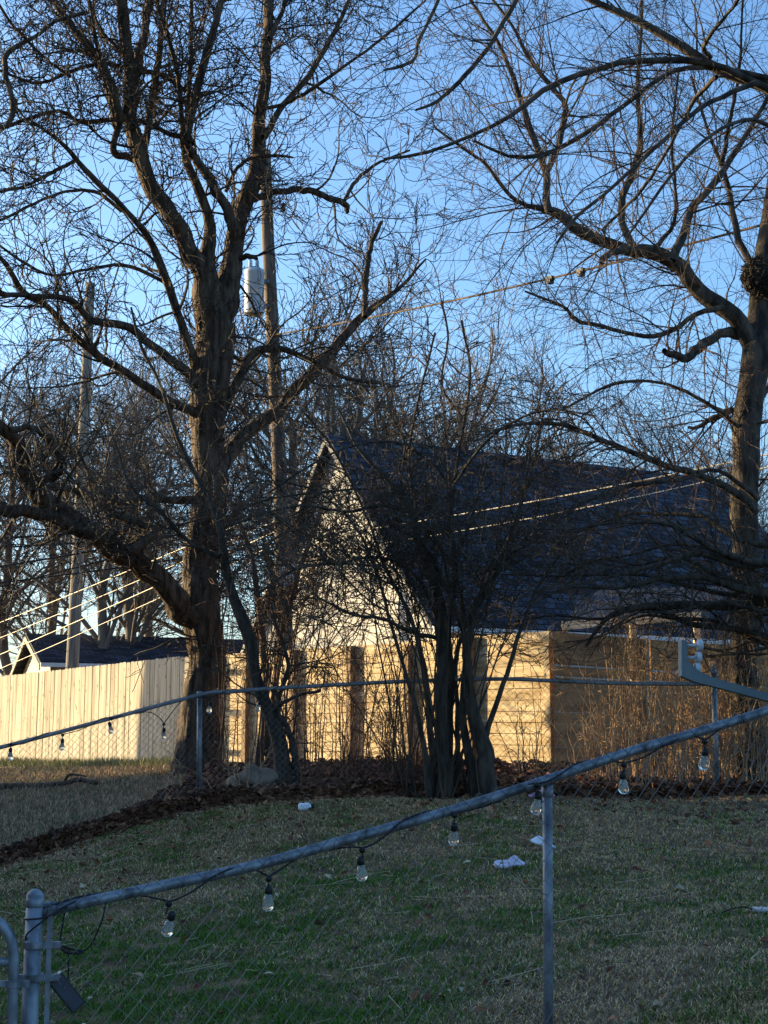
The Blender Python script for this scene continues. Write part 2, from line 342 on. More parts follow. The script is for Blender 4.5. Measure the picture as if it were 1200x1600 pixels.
tag(obj('orange_leaves', g, M['tint']), 'bright orange dead leaves lying in the bed by the dark fence', 'leaves', kind='stuff')

# ------------------------------------------------------------------ chain link
def chain(P0, step=.0355, hgt=1.1, off=.02, top=.035):
    """P0: dense rail polyline (world). returns zigzag wires"""
    L = np.concatenate([[0], np.cumsum(np.linalg.norm(np.diff(P0[:, :2], axis=0), axis=1))]); n = int(L[-1] / step)
    K = int(hgt / step); i = np.arange(n)[:, None]; k = np.arange(K)[None]
    col_ = i + ((i + k) % 2); s = col_ * step
    X = np.interp(s, L, P0[:, 0]); Yv = np.interp(s, L, P0[:, 1]); Z = np.interp(s, L, P0[:, 2])
    d = nrm(P0[-1] - P0[0]); nx_ = np.array([d[1], -d[0], 0]); nx_ = nx_ / np.linalg.norm(nx_)
    o = off + .002 * np.where(((i + k) % 2) == 0, 1, -1)
    return np.stack([X + nx_[0] * o, Yv + nx_[1] * o, Z + top - k * step + 0 * X], -1)
def smooth(P, K, closed=False):
    P = np.asarray(P, float); n = len(P)
    t = np.concatenate([[0], np.cumsum(np.linalg.norm(np.diff(P[:, :3], axis=0), axis=1))]); u = np.linspace(0, t[-1], K); out = []
    Pe = np.vstack([2 * P[0] - P[1], P, 2 * P[-1] - P[-2]])
    for x in u:
        i = min(max(np.searchsorted(t, x, side='right') - 1, 0), n - 2); f = (x - t[i]) / max(t[i + 1] - t[i], 1e-9)
        p0, p1, p2, p3 = Pe[i:i + 4]
        out.append(.5 * ((2 * p1) + (-p0 + p2) * f + (2 * p0 - 5 * p1 + 4 * p2 - p3) * f * f + (-p0 + 3 * p1 - 3 * p2 + p3) * f ** 3))
    return np.array(out)

# near fence
NR = [(68, 1424, 4.95), (250, 1385, 5.1), (400, 1352, 5.24), (560, 1307, 5.38), (700, 1268, 5.5), (853, 1219, 5.6), (980, 1176, 5.7), (1100, 1141, 5.8), (1200, 1110, 5.88), (1500, 1010, 6.15)]
near = smooth([W(*p) for p in NR], 80)
nf = thing('chain_link_fence', 'near galvanised chain link fence with sloping top rail across the foreground', 'fence', (near[40][0], near[40][1], float(gs(near[40][0], near[40][1]))))
obj('top_rail', Geo().tube(near, .0185, 16), M['galv'], nf, smooth=True)
obj('wire_mesh', Geo().tubes(chain(near), np.full((len(chain(near)), chain(near).shape[1]), .0015), 4), M['galv_wire'], nf)
tp = W(55, 1395, 4.93)
tg = float(gs(tp[0], tp[1])); 
po = obj('corner_post', Geo().tube([(tp[0] - .008, tp[1], tg - .2), (tp[0] - .004, tp[1], (tg + tp[2]) / 2), (tp[0], tp[1], tp[2] - .005)], .0275, 24), M['galv'], nf, smooth=True)
obj('post_cap', Geo().lathe((tp[0], tp[1], tp[2] - .045), [(.0280, 0), (.0298, .003), (.0298, .022), (.0275, .025), (.0268, .036), (.0215, .048), (.012, .056), (.001, .058)], sides=24), M['galv'], po, smooth=True)
for yb, ext in ((1476, .085), (1527, .075)):
    c = W(55, yb, 4.93); gg = Geo().lathe((c[0] - .003, c[1], c[2] - .01), [(.030, 0), (.0345, 0), (.0345, .02), (.030, .02)], sides=24)
    gg.box((c[0] + .052, c[1], c[2]), (ext * .7, .02, .02)); 
    if yb > 1500: gg.box((c[0] - .05, c[1], c[2] - .002), (.05, .02, .022))
    gg.lathe((c[0] + .075, c[1] - .018, c[2]), [(.007, 0), (.007, .03)], (0, 1, 0), 8)
    obj('tension_band', gg, M['galv'], nf)
c = W(76, 1500, 4.93); a = W(78, 1405, 4.93)
obj('tension_bar', Geo().box((c[0], c[1], (a[2] + tg) / 2), (.016, .006, a[2] - tg - .05)), M['galv'], nf)
obj('rail_cup', Geo().lathe(W(70, 1424, 4.95) - np.array([.012, 0, 0]), [(.012, 0), (.026, .004), (.027, .035), (.022, .05)], nrm(near[2] - near[0]), 16), M['galv'], nf, smooth=True)
lp = W(855, 1222, 5.62); lg = float(gs(lp[0], lp[1]))
obj('line_post', Geo().tube([(lp[0] - .016, lp[1], lg - .1), (lp[0] - .006, lp[1], (lp[2] + lg) / 2), (lp[0], lp[1], lp[2] - .01)], .0185, 20), M['galv'], nf, smooth=True)
gg = Geo().lathe(lp - np.array([0, 0, .055]), [(.020, 0), (.0225, .004), (.0225, .045)], sides=16)
obj('loop_cap', gg, M['galv'], nf, smooth=True)
for yy in (1290, 1400, 1430, 1520):
    c = W(853 - (yy - 1220) * .012, yy, 5.62); th = np.linspace(0, 2 * np.pi, 14)
    obj('tie_wire', Geo().tube(np.stack([c[0] + .022 * np.cos(th), c[1] + .022 * np.sin(th), c[2] + .012 * np.sin(th * .5)], 1), .0016, 4), M['galv_wire'], nf)
# wire ties over the rail
th = np.linspace(0, 2 * np.pi * 1.1, 14)
for k in range(3, 78, 9):
    c = near[k]; gg = Geo().tube(np.stack([c[0] + .03 * (th / 7 - .5), c[1] - .021 * np.cos(th), c[2] + .021 * np.sin(th)], 1), .0015, 4)
    obj('tie_wire', gg, M['galv_wire'], nf)

# gate at the left
D_ = 4.86
gb = W(-60, 1560, D_); gate = thing('garden_gate', 'galvanised pipe gate with rounded corner at the bottom left', 'gate', (gb[0], gb[1], float(gs(gb[0], gb[1]))))
cr = [W(-420, 1438, D_), W(-200, 1438, D_), W(-25, 1438, D_), W(-2, 1443, D_), W(13, 1458, D_), W(20, 1482, D_), W(21, 1520, D_), W(19, 1600, D_), W(16, 1780, D_)]
obj('frame', Geo().tube(smooth(cr, 50), .0175, 14), M['galv'], gate, smooth=True)
obj('stile', Geo().tube([W(-400, 1440, D_), W(-395, 1780, D_)], .0175, 14), M['galv'], gate, smooth=True)
obj('cross_bar', Geo().tube([W(-398, 1502, D_), W(19, 1503, D_)], .0135, 12), M['galv'], gate, smooth=True)
obj('bottom_bar', Geo().tube([W(-396, 1770, D_), W(16, 1770, D_)], .0175, 12), M['galv'], gate, smooth=True)
c = W(20, 1537, D_); gg = Geo().lathe((c[0], c[1], c[2] - .011), [(.0175, 0), (.0215, 0), (.0215, .022), (.0175, .022)], sides=16); gg.box((c[0] + .033, c[1], c[2]), (.04, .014, .022)); gg.box((c[0] - .03, c[1], c[2]), (.03, .012, .018))
obj('hinge', gg, M['galv'], gate)
gp = np.array([W(-400, 1440, D_), W(15, 1440, D_)]); ch = chain(gp, hgt=.68, top=-.01)
obj('wire_mesh', Geo().tubes(ch, np.full(ch.shape[:2], .0016), 4), M['galv_wire'], gate)

# middle fence
mid = smooth([W(*p) for p in MID], 120)
mf = thing('chain_link_fence', 'farther chain link fence with leaves drifted along its foot', 'fence', (mid[60][0], mid[60][1], float(gs(mid[60][0], mid[60][1]))))
obj('top_rail', Geo().tube(mid, .021, 10), M['galv_old'], mf, smooth=True)
ch = chain(mid, hgt=1.12); ch += np.random.RandomState(2).randn(*ch.shape) * .0015
obj('wire_mesh', Geo().tubes(ch, np.full(ch.shape[:2], .0022), 3), M['galv_wire'], mf)
for px, py in ((-190, 1212), (312, 1080), (694, 1062)):
    D = 14.3 + 1.1 * min(max((px + 190) / 600, 0), 1); p = W(px, py, D + .03); z = float(gs(p[0], p[1]))
    obj('line_post', Geo().tube([(p[0] + .02, p[1], z - .1), (p[0], p[1], p[2])], .027, 12), M['galv'], mf, smooth=True)
p = W(1115, 1050, 15.6); z = float(gs(p[0], p[1]))
cp = thing('fence_post', 'bright galvanised post with pointed cap standing in the right thicket', 'post', (p[0], p[1], z))
obj('pipe', Geo().tube([(p[0] - .01, p[1], z - .1), p], .030, 14), M['galv'], cp, smooth=True)
obj('post_cap', Geo().lathe(p - np.array([0, 0, .03]), [(.034, 0), (.036, .03), (.03, .06), (.012, .085), (.010, .12), (.001, .13)]), M['galv'], cp, smooth=True)

# ------------------------------------------------------------------ string lights
def string_light(rail, bulbs, Dof, size, label, r_off, extra=None, start=None):
    b0 = W(bulbs[0][0], bulbs[0][1], Dof(bulbs[0][0]))
    root = thing('string_lights', label, 'string lights', b0, 'outdoor string lights')
    xs = np.array([(600 + F * 0) for _ in rail]); joints = []
    for (bx, by) in bulbs:
        D = Dof(bx); j = W(bx + 1, by - 40 * size / .06 * 5.2 / D * .9, D - .01); joints.append(j)
    joints = np.array(joints); sX = rail[:, 0]
    path = []; Xs = np.arange(max(joints[0][0] - (.22 if start is None else start), sX[0]), joints[-1][0] + .25, .012)
    for X in Xs:
        c = np.array([X, np.interp(X, sX, rail[:, 1]), np.interp(X, sX, rail[:, 2])]); ph = X * 11
        o = c + np.array([0, -np.cos(ph) * r_off, np.sin(ph) * r_off])
        k = np.argmin(np.abs(joints[:, 0] - X)); d = abs(joints[k, 0] - X); w_ = max(0, 1 - d / (.14 * size / .06)) ** 1.3
        tgt = np.array([X, joints[k, 1] , joints[k, 2] + .004])
        path.append(o * (1 - w_) + tgt * w_)
    path = np.array(path)
    obj('cable', Geo().tube(path, .0033 * size / .06, 6), M['black'], root, smooth=True)
    rs = np.random.RandomState(len(bulbs))
    for (bx, by), j in zip(bulbs, joints):
        D = Dof(bx); b = W(bx, by, D); k = size
        ax = nrm(j - b + np.array([rs.randn() * .012, rs.randn() * .014, 0]))
        gg = Geo().lathe(j - ax * k * .22, [(.05 * k, 0), (.16 * k, k * .06), (.2 * k, k * .2), (.12 * k, k * .34)], ax, 10)
        gg.tube([j - ax * k * .2, j - ax * k * .62], .05 * k, 6)
        gg.lathe(b + ax * k * .42, [(.18 * k, 0), (.22 * k, k * .05), (.21 * k, k * .36), (.12 * k, k * .48), (.05 * k, k * .5)], ax, 12)
        so = obj('socket', gg, M['black'], root, smooth=True)
        fl = Geo().tube([b + ax * k * .4, b + ax * k * .05 + np.array([.09 * k, 0, 0]), b - ax * k * .1, b + ax * k * .05 - np.array([.09 * k, 0, 0]), b + ax * k * .38], .022 * k, 4); obj('filament', fl, M['galv_wire'], so)
        bo = obj('bulb', Geo().lathe(b - ax * k * .5, [(.02 * k, 0), (.15 * k, k * .02), (.25 * k, k * .09), (.32 * k, k * .24), (.325 * k, k * .40), (.27 * k, k * .62), (.18 * k, k * .92)], ax, 16), M['glass'], so, smooth=True)
    return root
DN = lambda x: float(np.interp(x, [q[0] for q in NR], [q[2] for q in NR])) - .012
s1 = string_light(near, [(263, 1449), (419, 1409), (565, 1363), (709, 1308), (838, 1260), (974, 1228), (1100, 1191)], DN, .062, 'black cord of clear bulbs wrapped round the near fence rail', .0225, start=.44)
DM = lambda x: float(np.interp(x, [q[0] for q in MID], [q[2] for q in MID])) - .03
s2 = string_light(mid, [(16, 1181), (97, 1166), (173, 1140), (255, 1149), (327, 1108), (403, 1106)], DM, .085, 'black cord of clear bulbs hanging from the farther fence rail', .026, start=.8)
gg = Geo(); D_ = 4.93      # the loops round the corner post and down to the solar panel
th = np.linspace(-.3, math.pi + .3, 16); c = W(55, 1442, D_)
loop = [W(105, 1418, 4.95), W(90, 1424, 4.9), W(72, 1433, 4.88)] + [W(55, 1436, 4.88), W(41, 1436, 4.9), W(39, 1434, 4.95)]
gg.tube(smooth(loop, 30), .0032, 6)
gg.tube(smooth([W(118, 1408, 4.95), W(86, 1424, 4.9), W(66, 1440, 4.885), W(50, 1452, 4.885), W(41, 1462, 4.9), W(40, 1476, 4.93)], 30), .0032, 6)
gg.tube(smooth([W(167, 1404, 5.02), W(160, 1435, 5.0), W(150, 1460, 5.0), W(138, 1480, 5.0), W(122, 1488, 5.0), W(100, 1486, 5.0), W(94, 1475, 5.0), W(97, 1450, 5.0), W(102, 1418, 5.0)], 40), .003, 6)
gg.tube(smooth([W(83, 1475, 4.97), W(96, 1478, 4.98), W(115, 1484, 4.98), W(130, 1486, 4.98), W(122, 1490, 4.97), W(102, 1488, 4.98), W(100, 1482, 4.99)], 30), .0035, 6)
gg.tube(smooth([W(107, 1488, 4.98), W(107, 1512, 4.98), W(106, 1540, 4.98)], 10), .0028, 6)
obj('cord_loops', gg, M['black'], s1, smooth=True)
c = W(104, 1551, 4.97)
sp = thing('solar_panel', 'small black solar panel dangling from the cord beside the corner post', 'solar panel', c)
ax = np.array([[.62, .12, -.77], [.35, -.92, .14], [-.70, -.36, -.62]]); u_, s_, vt = np.linalg.svd(ax); ax = u_ @ vt
obj('housing', Geo().box(c, (.125, .018, .052), ax), M['black'], sp)
obj('panel_face', Geo().box(c + ax[1] * .0105, (.115, .003, .044), ax), M['solar'], sp)
obj('end_strip', Geo().box(c - ax[0] * .0645, (.005, .018, .052), ax), M['white_pl'], sp)

# ------------------------------------------------------------------ wooden fences
def ground_line(p, q, s): return p + (q - p) * s
fA = np.array([-8.0, 30.9]); fB = np.array([-3.3, 24.8]); u = (fB - fA) / np.linalg.norm(fB - fA); nrm2 = np.array([u[1], -u[0]])
if nrm2[1] > 0: nrm2 = -nrm2
pk = thing('picket_fence', 'tall weathered wooden fence of vertical dog eared boards on the left', 'fence', (fB[0], fB[1], float(gs(*fB))))
gg = Geo(); kg = Geo(); rs = np.random.RandomState(8); s = -6.5; Lf = np.linalg.norm(fB - fA)
ax3 = np.array([[u[0], u[1], 0], [nrm2[0], nrm2[1], 0], [0, 0, 1]])
while s < Lf + .12:
    c = fA + u * s; zt = W(600 + F * c[0] / c[1], np.interp(600 + F * c[0] / c[1], [0, 280], [1057, 1026]), c[1])[2]
    zb = float(gs(*c)) - .05; wd = .136; off = nrm2 * (rs.rand() * .012); cc = c + off; zt += rs.randn() * .004; lean = rs.randn() * .004
    def pt(a, z): return (cc[0] + u[0] * a, cc[1] + u[1] * a, z)
    gg.prism([pt(-wd / 2, zb), pt(wd / 2, zb), pt(wd / 2 + lean, zt - .02), pt(wd / 2 - .022 + lean, zt), pt(-wd / 2 + .022 + lean, zt), pt(-wd / 2 + lean, zt - .02)], (-nrm2[0] * .018, -nrm2[1] * .018, 0))
    for _ in range(rs.randint(2, 6)):
        a = rs.uniform(-.05, .05); z = rs.uniform(zb + .1, zt - .1); k = rs.uniform(.007, .016)
        kg.box((cc[0] + u[0] * a + nrm2[0] * .0015, cc[1] + u[1] * a + nrm2[1] * .0015, z), (k, .003, k * rs.uniform(2, 5)), ax3)
    s += .145 + rs.rand() * .003
pl = obj('pickets', gg, M['picket'], pk); obj('knots', kg, M['knot'], pl)
for zf in (.3, .95, 1.6):
    a = fA - u * 6.5; b = fB + u * .45
    A = np.array([a[0] - nrm2[0] * .05, a[1] - nrm2[1] * .05, float(gs(*a)) + zf]); B = np.array([b[0] - nrm2[0] * .05, b[1] - nrm2[1] * .05, float(gs(*b)) + zf])
    obj('rail', Geo().box((A + B) / 2, (np.linalg.norm(B - A), .04, .09), [nrm(B - A), ax3[1], [0, 0, 1]]), M['picket'], pk)

hA = np.array([-2.75, 24.65]); hB = np.array([2.3, 19.2]); uh = (hB - hA) / np.linalg.norm(hB - hA); nh = np.array([uh[1], -uh[0]])
hf = thing('board_fence', 'golden wooden fence of horizontal boards behind the bushes', 'fence', (0, 21.8, float(gs(0, 21.8))))
def top_y(x): return np.interp(x, [340, 882], [1024, 984])
ss = [0, .82, 2.03, 3.36, 4.6, 5.85, 7.25]; rs = np.random.RandomState(3)
def hpanel(P, u2, n2, s0, s1, zt0, zt1, gap, name='board_panel', lab=None, mm='board'):
    gg = Geo(); nb = 12; L = s1 - s0
    zb0 = float(gs(*(P + u2 * s0))) + .02; zb1 = float(gs(*(P + u2 * s1))) + .02
    for k in range(nb):
        f0 = k / nb; f1 = (k + 1) / nb; g0 = gap * (1.2 if k in (8, 9) else .12) if mm != 'board' else gap
        a = P + u2 * s0 + n2 * rs.rand() * .004; b = P + u2 * s1 + n2 * rs.rand() * .004; j = rs.randn(2) * .003
        gg.prism([(a[0], a[1], zb0 + (zt0 - zb0) * f0 + g0 + j[0]), (b[0], b[1], zb1 + (zt1 - zb1) * f0 + g0 + j[1]), (b[0], b[1], zb1 + (zt1 - zb1) * f1), (a[0], a[1], zb0 + (zt0 - zb0) * f1)], (-n2[0] * .022, -n2[1] * .022, 0))
    if mm == 'board':  # backing sheet added to stop sunlight showing through the board gaps
        a = P + u2 * s0 - n2 * .026; b = P + u2 * s1 - n2 * .026
        gg.prism([(a[0], a[1], zb0), (b[0], b[1], zb1), (b[0], b[1], zt1 - .01), (a[0], a[1], zt0 - .01)], (-n2[0] * .012, -n2[1] * .012, 0))
    return obj(name, gg, M[mm], hf, label=lab)
def hz(c): x = 600 + F * c[0] / c[1]; return W(x, top_y(x), c[1])[2]
for k in range(6):
    hpanel(hA, uh, nh, ss[k] + .02, ss[k + 1], hz(hA + uh * ss[k]) + rs.randn() * .01, hz(hA + uh * ss[k + 1]), .009)
axh = [[uh[0], uh[1], 0], [nh[0], nh[1], 0], [0, 0, 1]]
for k, s in enumerate(ss):
    c = hA + uh * s + nh * .048; zb = float(gs(*c)) - .1; zt = hz(hA + uh * s) - (.01 if k != 4 else .06)
    obj('post', Geo().box((c[0], c[1], (zb + zt) / 2), (.10, .09, zt - zb), axh), M['post_wood'] if k < 6 else M['board'], hf)
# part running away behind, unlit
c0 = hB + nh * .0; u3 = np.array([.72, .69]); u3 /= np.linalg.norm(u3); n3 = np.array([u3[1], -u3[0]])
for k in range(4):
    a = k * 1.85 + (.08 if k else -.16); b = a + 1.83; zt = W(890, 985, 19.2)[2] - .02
    hpanel(hB, u3, n3, a, b, zt, zt, .02, lab='board panel with open gaps, its shade coloured in as darker brown' if k == 0 else None, mm='board_shaded')
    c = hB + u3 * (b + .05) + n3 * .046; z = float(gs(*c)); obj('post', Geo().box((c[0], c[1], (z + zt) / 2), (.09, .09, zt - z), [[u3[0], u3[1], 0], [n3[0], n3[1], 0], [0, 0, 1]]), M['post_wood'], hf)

# ------------------------------------------------------------------ houses
def house(name, label, G, ur, half, length, ze, zr, over, wallmat, roofmat, gutter=True, wins=()):
    """G plan midpoint of the near gable, ur ridge direction, ze eave height, zr ridge height (absolute)"""
    G = np.array(G, float); ur = np.array(ur, float); ur /= np.linalg.norm(ur); v = np.array([ur[1], -ur[0]])    # v: towards the camera-side eave
    zg = float(gs(*G)) - .3; root = thing(name, label, name, (G[0], G[1], zg)); sl = (zr - ze) / half
    def P(a, b, z): c = G + ur * a + v * b; return np.array([c[0], c[1], z])
    gg = Geo(); n = int((zr - zg) / .115)
    for end, sgn in ((0, -1), (length, 1)):
        for k in range(n):
            z0 = zg + k * .115; z1 = z0 + .115
            w0 = half if z0 <= ze else half * (zr - z0) / (zr - ze); w1 = half if z1 <= ze else half * (zr - z1) / (zr - ze)
            if w0 <= 0.02: continue
            w1 = max(w1, 0)
            o0 = sgn * .016; gg.add([P(end + o0, -w0, z0), P(end + o0, w0, z0), P(end, w1, z1), P(end, -w1, z1), P(end, -w0, z0), P(end, w0, z0)], [(0, 1, 2, 3), (4, 5, 1, 0)])
    for b in (-half, half):
        m = int((ze - zg) / .115)
        for k in range(m + 1):
            z0 = zg + k * .115; z1 = min(z0 + .115, ze); o = .016 if b > 0 else -.016
            gg.add([P(0, b + o, z0), P(length, b + o, z0), P(length, b, z1), P(0, b, z1), P(0, b, z0), P(length, b, z0)], [(0, 1, 2, 3), (4, 5, 1, 0)])
    obj('wall', gg, wallmat, root)
    rg = Geo(); th = .12
    for sg in (-1, 1):
        hw = half + over; zl = ze - over * sl
        A = [P(-over, 0, zr + th), P(length + over, 0, zr + th), P(length + over, sg * hw, zl + th), P(-over, sg * hw, zl + th)]
        Bm = [p - np.array([0, 0, th * .6]) for p in A]; ls = math.hypot(hw, hw * sl)
        uvs = [(0, ls, 0), (length, ls, 0), (length, 0, 0), (0, 0, 0)]
        rg.add(A + Bm, [(0, 1, 2, 3), (7, 6, 5, 4), (0, 3, 7, 4), (1, 5, 6, 2), (3, 2, 6, 7)], col=uvs + uvs)
    rf = obj('roof', rg, roofmat, root)
    tg_ = Geo()
    for end, sg2 in ((-over, -1), (length + over, 1)):
        for sg in (-1, 1):
            hw = half + over; zl = ze - over * sl; e = end + sg2 * .004
            tg_.prism([P(e, 0, zr + .045), P(e, sg * hw, zl + .045), P(e, sg * hw, zl - .13), P(e, 0, zr - .13)], tuple((ur * sg2 * .03)) + (0,))
    obj('rake_board', tg_, M['rake'], rf)
    if gutter:
        zl = ze - over * sl; hw = half + over; A = P(-over, hw + .055, zl + .03); B = P(length + over, hw + .055, zl + .03)
        obj('gutter', Geo().box((A + B) / 2, (length + 2 * over, .10, .12), [[ur[0], ur[1], 0], [v[0], v[1], 0], [0, 0, 1]]), M['trim'], rf)
    for (a, z, ww, hh) in wins:       # on near gable: a along v
        c = P(-.03, a, z); fr = obj('window', Geo().box(c, (.05, ww + .14, hh + .14), [[ur[0], ur[1], 0], [v[0], v[1], 0], [0, 0, 1]]), M['trim'], root)
        obj('pane', Geo().box(P(-.055, a, z), (.012, ww, hh), [[ur[0], ur[1], 0], [v[0], v[1], 0], [0, 0, 1]]), M['window'], fr)
    return root
house('house', 'tall house with dark blue shingle roof and pale lap siding behind the fence', (-1.14, 35.3), (.87, .49), 4.6, 12.0, EYE + 2.75, EYE + 7.45, .3, M['siding'], M['roof'])
house('house', 'low house with dark shingle roof beyond the left wooden fence', (-10.9, 46.5), (.93, .36), 3.0, 9.0, EYE + 2.5, EYE + 3.45, .35, M['siding'], M['roof'])
house('house', 'unseen two storey house added off to the left to shade the lawn', (-21.5, 23.6), (.1, -1), 4.0, 34.0, EYE + 4.6, EYE + 6.6, .4, M['added_wall_brown'], M['roof'])  # out of view, added to block the low sun from the lawn
house('shed', 'unseen low shed added outside the left edge to shade the grass', (-12.2, 24.3), (.12, -1), 1.5, 6.5, EYE + 1.15, EYE + 1.75, .25, M['added_wall_brown'], M['roof'], gutter=False)  # second unseen sun blocker, added to keep the left grass in shade
house('house', 'low grey roofed house at the far right behind the tree', (11.5, 44), (.95, .3), 3.5, 12.0, EYE + 3.3, EYE + 5.2, .4, M['siding'], M['roof'])
# wooden lean-to behind the dark fence
sc = W(975, 965, 23)
sh = thing('lean_to', 'wooden lean to roof with grey shingles behind the dark board fence', 'shed', (sc[0], sc[1], float(gs(sc[0], sc[1]))))
A = W(878, 972, 22.5); B = W(1095, 956, 23.6); C_ = W(1160, 915, 27.2); D2 = W(930, 922, 26.4)
rg = Geo(); rg.add([A, B, C_, D2] + [p - np.array([0, 0, .06]) for p in (A, B, C_, D2)], [(0, 1, 2, 3), (7, 6, 5, 4), (3, 7, 4, 0), (1, 5, 6, 2)], col=[(0, 0, 0), (6, 0, 0), (6, 3, 0), (0, 3, 0)] * 2)
obj('roof', rg, M['roof'], sh)
d_ = nrm(B - A)
obj('fascia', Geo().box((A + B) / 2 - np.array([0, .03, .06]), (np.linalg.norm(B - A), .04, .13), [d_, nrm(np.cross([0, 0, 1], d_)), [0, 0, 1]]), M['board'], sh)
for f in (.02, .5, .97):
    c = A + (B - A) * f; z = float(gs(c[0], c[1])); obj('post', Geo().box((c[0], c[1] + .06, (z + c[2]) / 2 - .09), (.1, .1, c[2] - z - .08)), M['board'], sh)

# ------------------------------------------------------------------ utility poles and wires
pb = W(446, 1000, 28); pt_ = W(414, 236, 28); z = float(gs(pb[0], pb[1]))
up = thing('utility_pole', 'brown wooden utility pole carrying a transformer behind the big tree', 'utility pole', (pb[0], pb[1], z))
obj('pole', Geo().tube(smooth([(pb[0] + .08, pb[1], z - .3), tuple(W(440, 820, 28)), tuple(W(428, 560, 28)), tuple(W(419, 380, 28)), tuple(pt_)], 20), np.linspace(.165, .115, 20), 16), M['pole'], up, smooth=True)
c = W(397, 492, 27.75)
tk = obj('transformer_tank', Geo().lathe(c, [(.17, 0), (.19, .02), (.192, .05), (.192, .82), (.20, .83), (.20, .86), (.185, .90), (.10, .95), (.02, .96)], sides=24), M['tank'], up, smooth=True)
obj('bracket', Geo().box(c + np.array([.21, .1, .7]), (.14, .1, .08)).box(c + np.array([.21, .1, .2]), (.14, .1, .08)), M['galv'], up)
gg = Geo()
for dx in (-.08, .05): gg.lathe(c + np.array([dx, -.05, .94]), [(.03, 0), (.045, .03), (.03, .05), (.045, .08), (.03, .1), (.04, .13), (.012, .17)], sides=10)
obj('bushing', gg, M['tank'], tk, smooth=True)
gg = Geo()
for dx in (-.12, -.05): gg.tube(smooth([c + np.array([dx, -.1, .02]), c + np.array([dx + .01, -.1, -.5]), c + np.array([dx + .1, -.05, -1.0])], 10), .008, 5)
obj('lead_wire', gg, M['black'], up)
a = W(424, 326, 27.9); b = W(442, 326, 27.8)
obj('insulator_arm', Geo().tube([a, b], .015, 6), M['galv'], up)
obj('insulator', Geo().lathe(W(442, 331, 27.8), [(.02, 0), (.06, .02), (.025, .05), (.06, .08), (.025, .11), (.055, .14), (.02, .18)], sides=12), M['black'], up, smooth=True)
c = W(448, 895, 27.75); obj('meter_box', Geo().box(c, (.28, .14, .62)), M['tank'], up)
pb = W(113, 1040, 36); z = float(gs(pb[0], pb[1])); q = W(141, 443, 36)
lpole = thing('utility_pole', 'bare grey wooden utility pole standing left behind the picket fence', 'utility pole', (pb[0], pb[1], z))
obj('pole', Geo().tube(smooth([(pb[0] - .06, pb[1], z - .3), tuple(pb), tuple(W(128, 740, 36)), tuple(q)], 16), np.linspace(.17, .12, 16), 16), M['pole_grey'], lpole, smooth=True)
obj('pole_band', Geo().lathe(W(139, 500, 36), [(.13, 0), (.135, 0), (.135, .05), (.13, .05)], sides=12), M['galv'], lpole)
def wire(p, q, sag, r, label, m='black', name='power_line', boxes=()):
    t = np.linspace(0, 1, 40)[:, None]; P = p + (q - p) * t; P[:, 2] -= sag * 4 * (t * (1 - t))[:, 0]
    if boxes:
        root = thing(name, label, 'cable', p, 'overhead wires'); obj('wire', Geo().tube(P, r, 6), M[m], root, smooth=True)
        for f, w_ in boxes:
            k = int(f * 39); d = nrm(P[k + 1] - P[k]); s_ = nrm(np.cross(d, [0, 0, 1.]))
            gb_ = Geo().box(P[k], (w_ * .9, .07, .06), [d, s_, np.cross(s_, d)]); gb_.box(P[k] - np.array([0, 0, .045]), (w_ * .55, .09, .07), [d, s_, np.cross(s_, d)])
            obj('splice_box', gb_, M['black'], root)
    else:
        o = obj(name, Geo().tube(P, r, 5), M[m], base=p, smooth=True); tag(o, label, 'cable', 'overhead wires')
wire(W(424, 524, 28), W(1300, 322, 17), .12, .017, 'thick cable with two splice boxes crossing the sky to the right', 'pole', boxes=((.635, .17), (.675, .15)))
wire(W(448, 845, 28), W(1290, 690, 20), .1, .013, 'upper sunlit wire crossing in front of the blue roof', 'pale_wire')
wire(W(448, 868, 28), W(1290, 708, 20), .15, .010, 'lower sunlit wire crossing in front of the blue roof', 'pale_wire')
lw = [(968, 787, 'uppermost pale wire rising from the left picket fence to the pole', 'pale_wire', .013), (992, 806, 'second pale wire above the left picket fence', 'pale_wire', .010), (1018, 822, 'third pale wire above the left picket fence', 'pale_wire', .013), (1040, 842, 'lowest pale wire above the left picket fence', 'pale_wire', .010),
      (836, 800, 'top black cable running left from the pole behind the trunk', 'black', .02), (850, 818, 'black cable just under the topmost black cable on the left', 'black', .014), (880, 800, 'middle black cable crossing left of the big trunk', 'black', .018), (905, 845, 'lower black cable left of the big trunk', 'black', .015), (912, 792, 'slanting black cable crossing the lower cables at left', 'black', .012)]
for y0, y1, lab, mm, r in lw:
    wire(W(448, y1, 28), W(-160, y0 + (y0 - y1) * .36, 41 if mm == 'pale_wire' else 26), .08, r, lab, mm)
wire(W(141, 455, 36), W(-200, 380, 30), .3, .012, 'thin wire leaving the top of the grey pole', 'black')

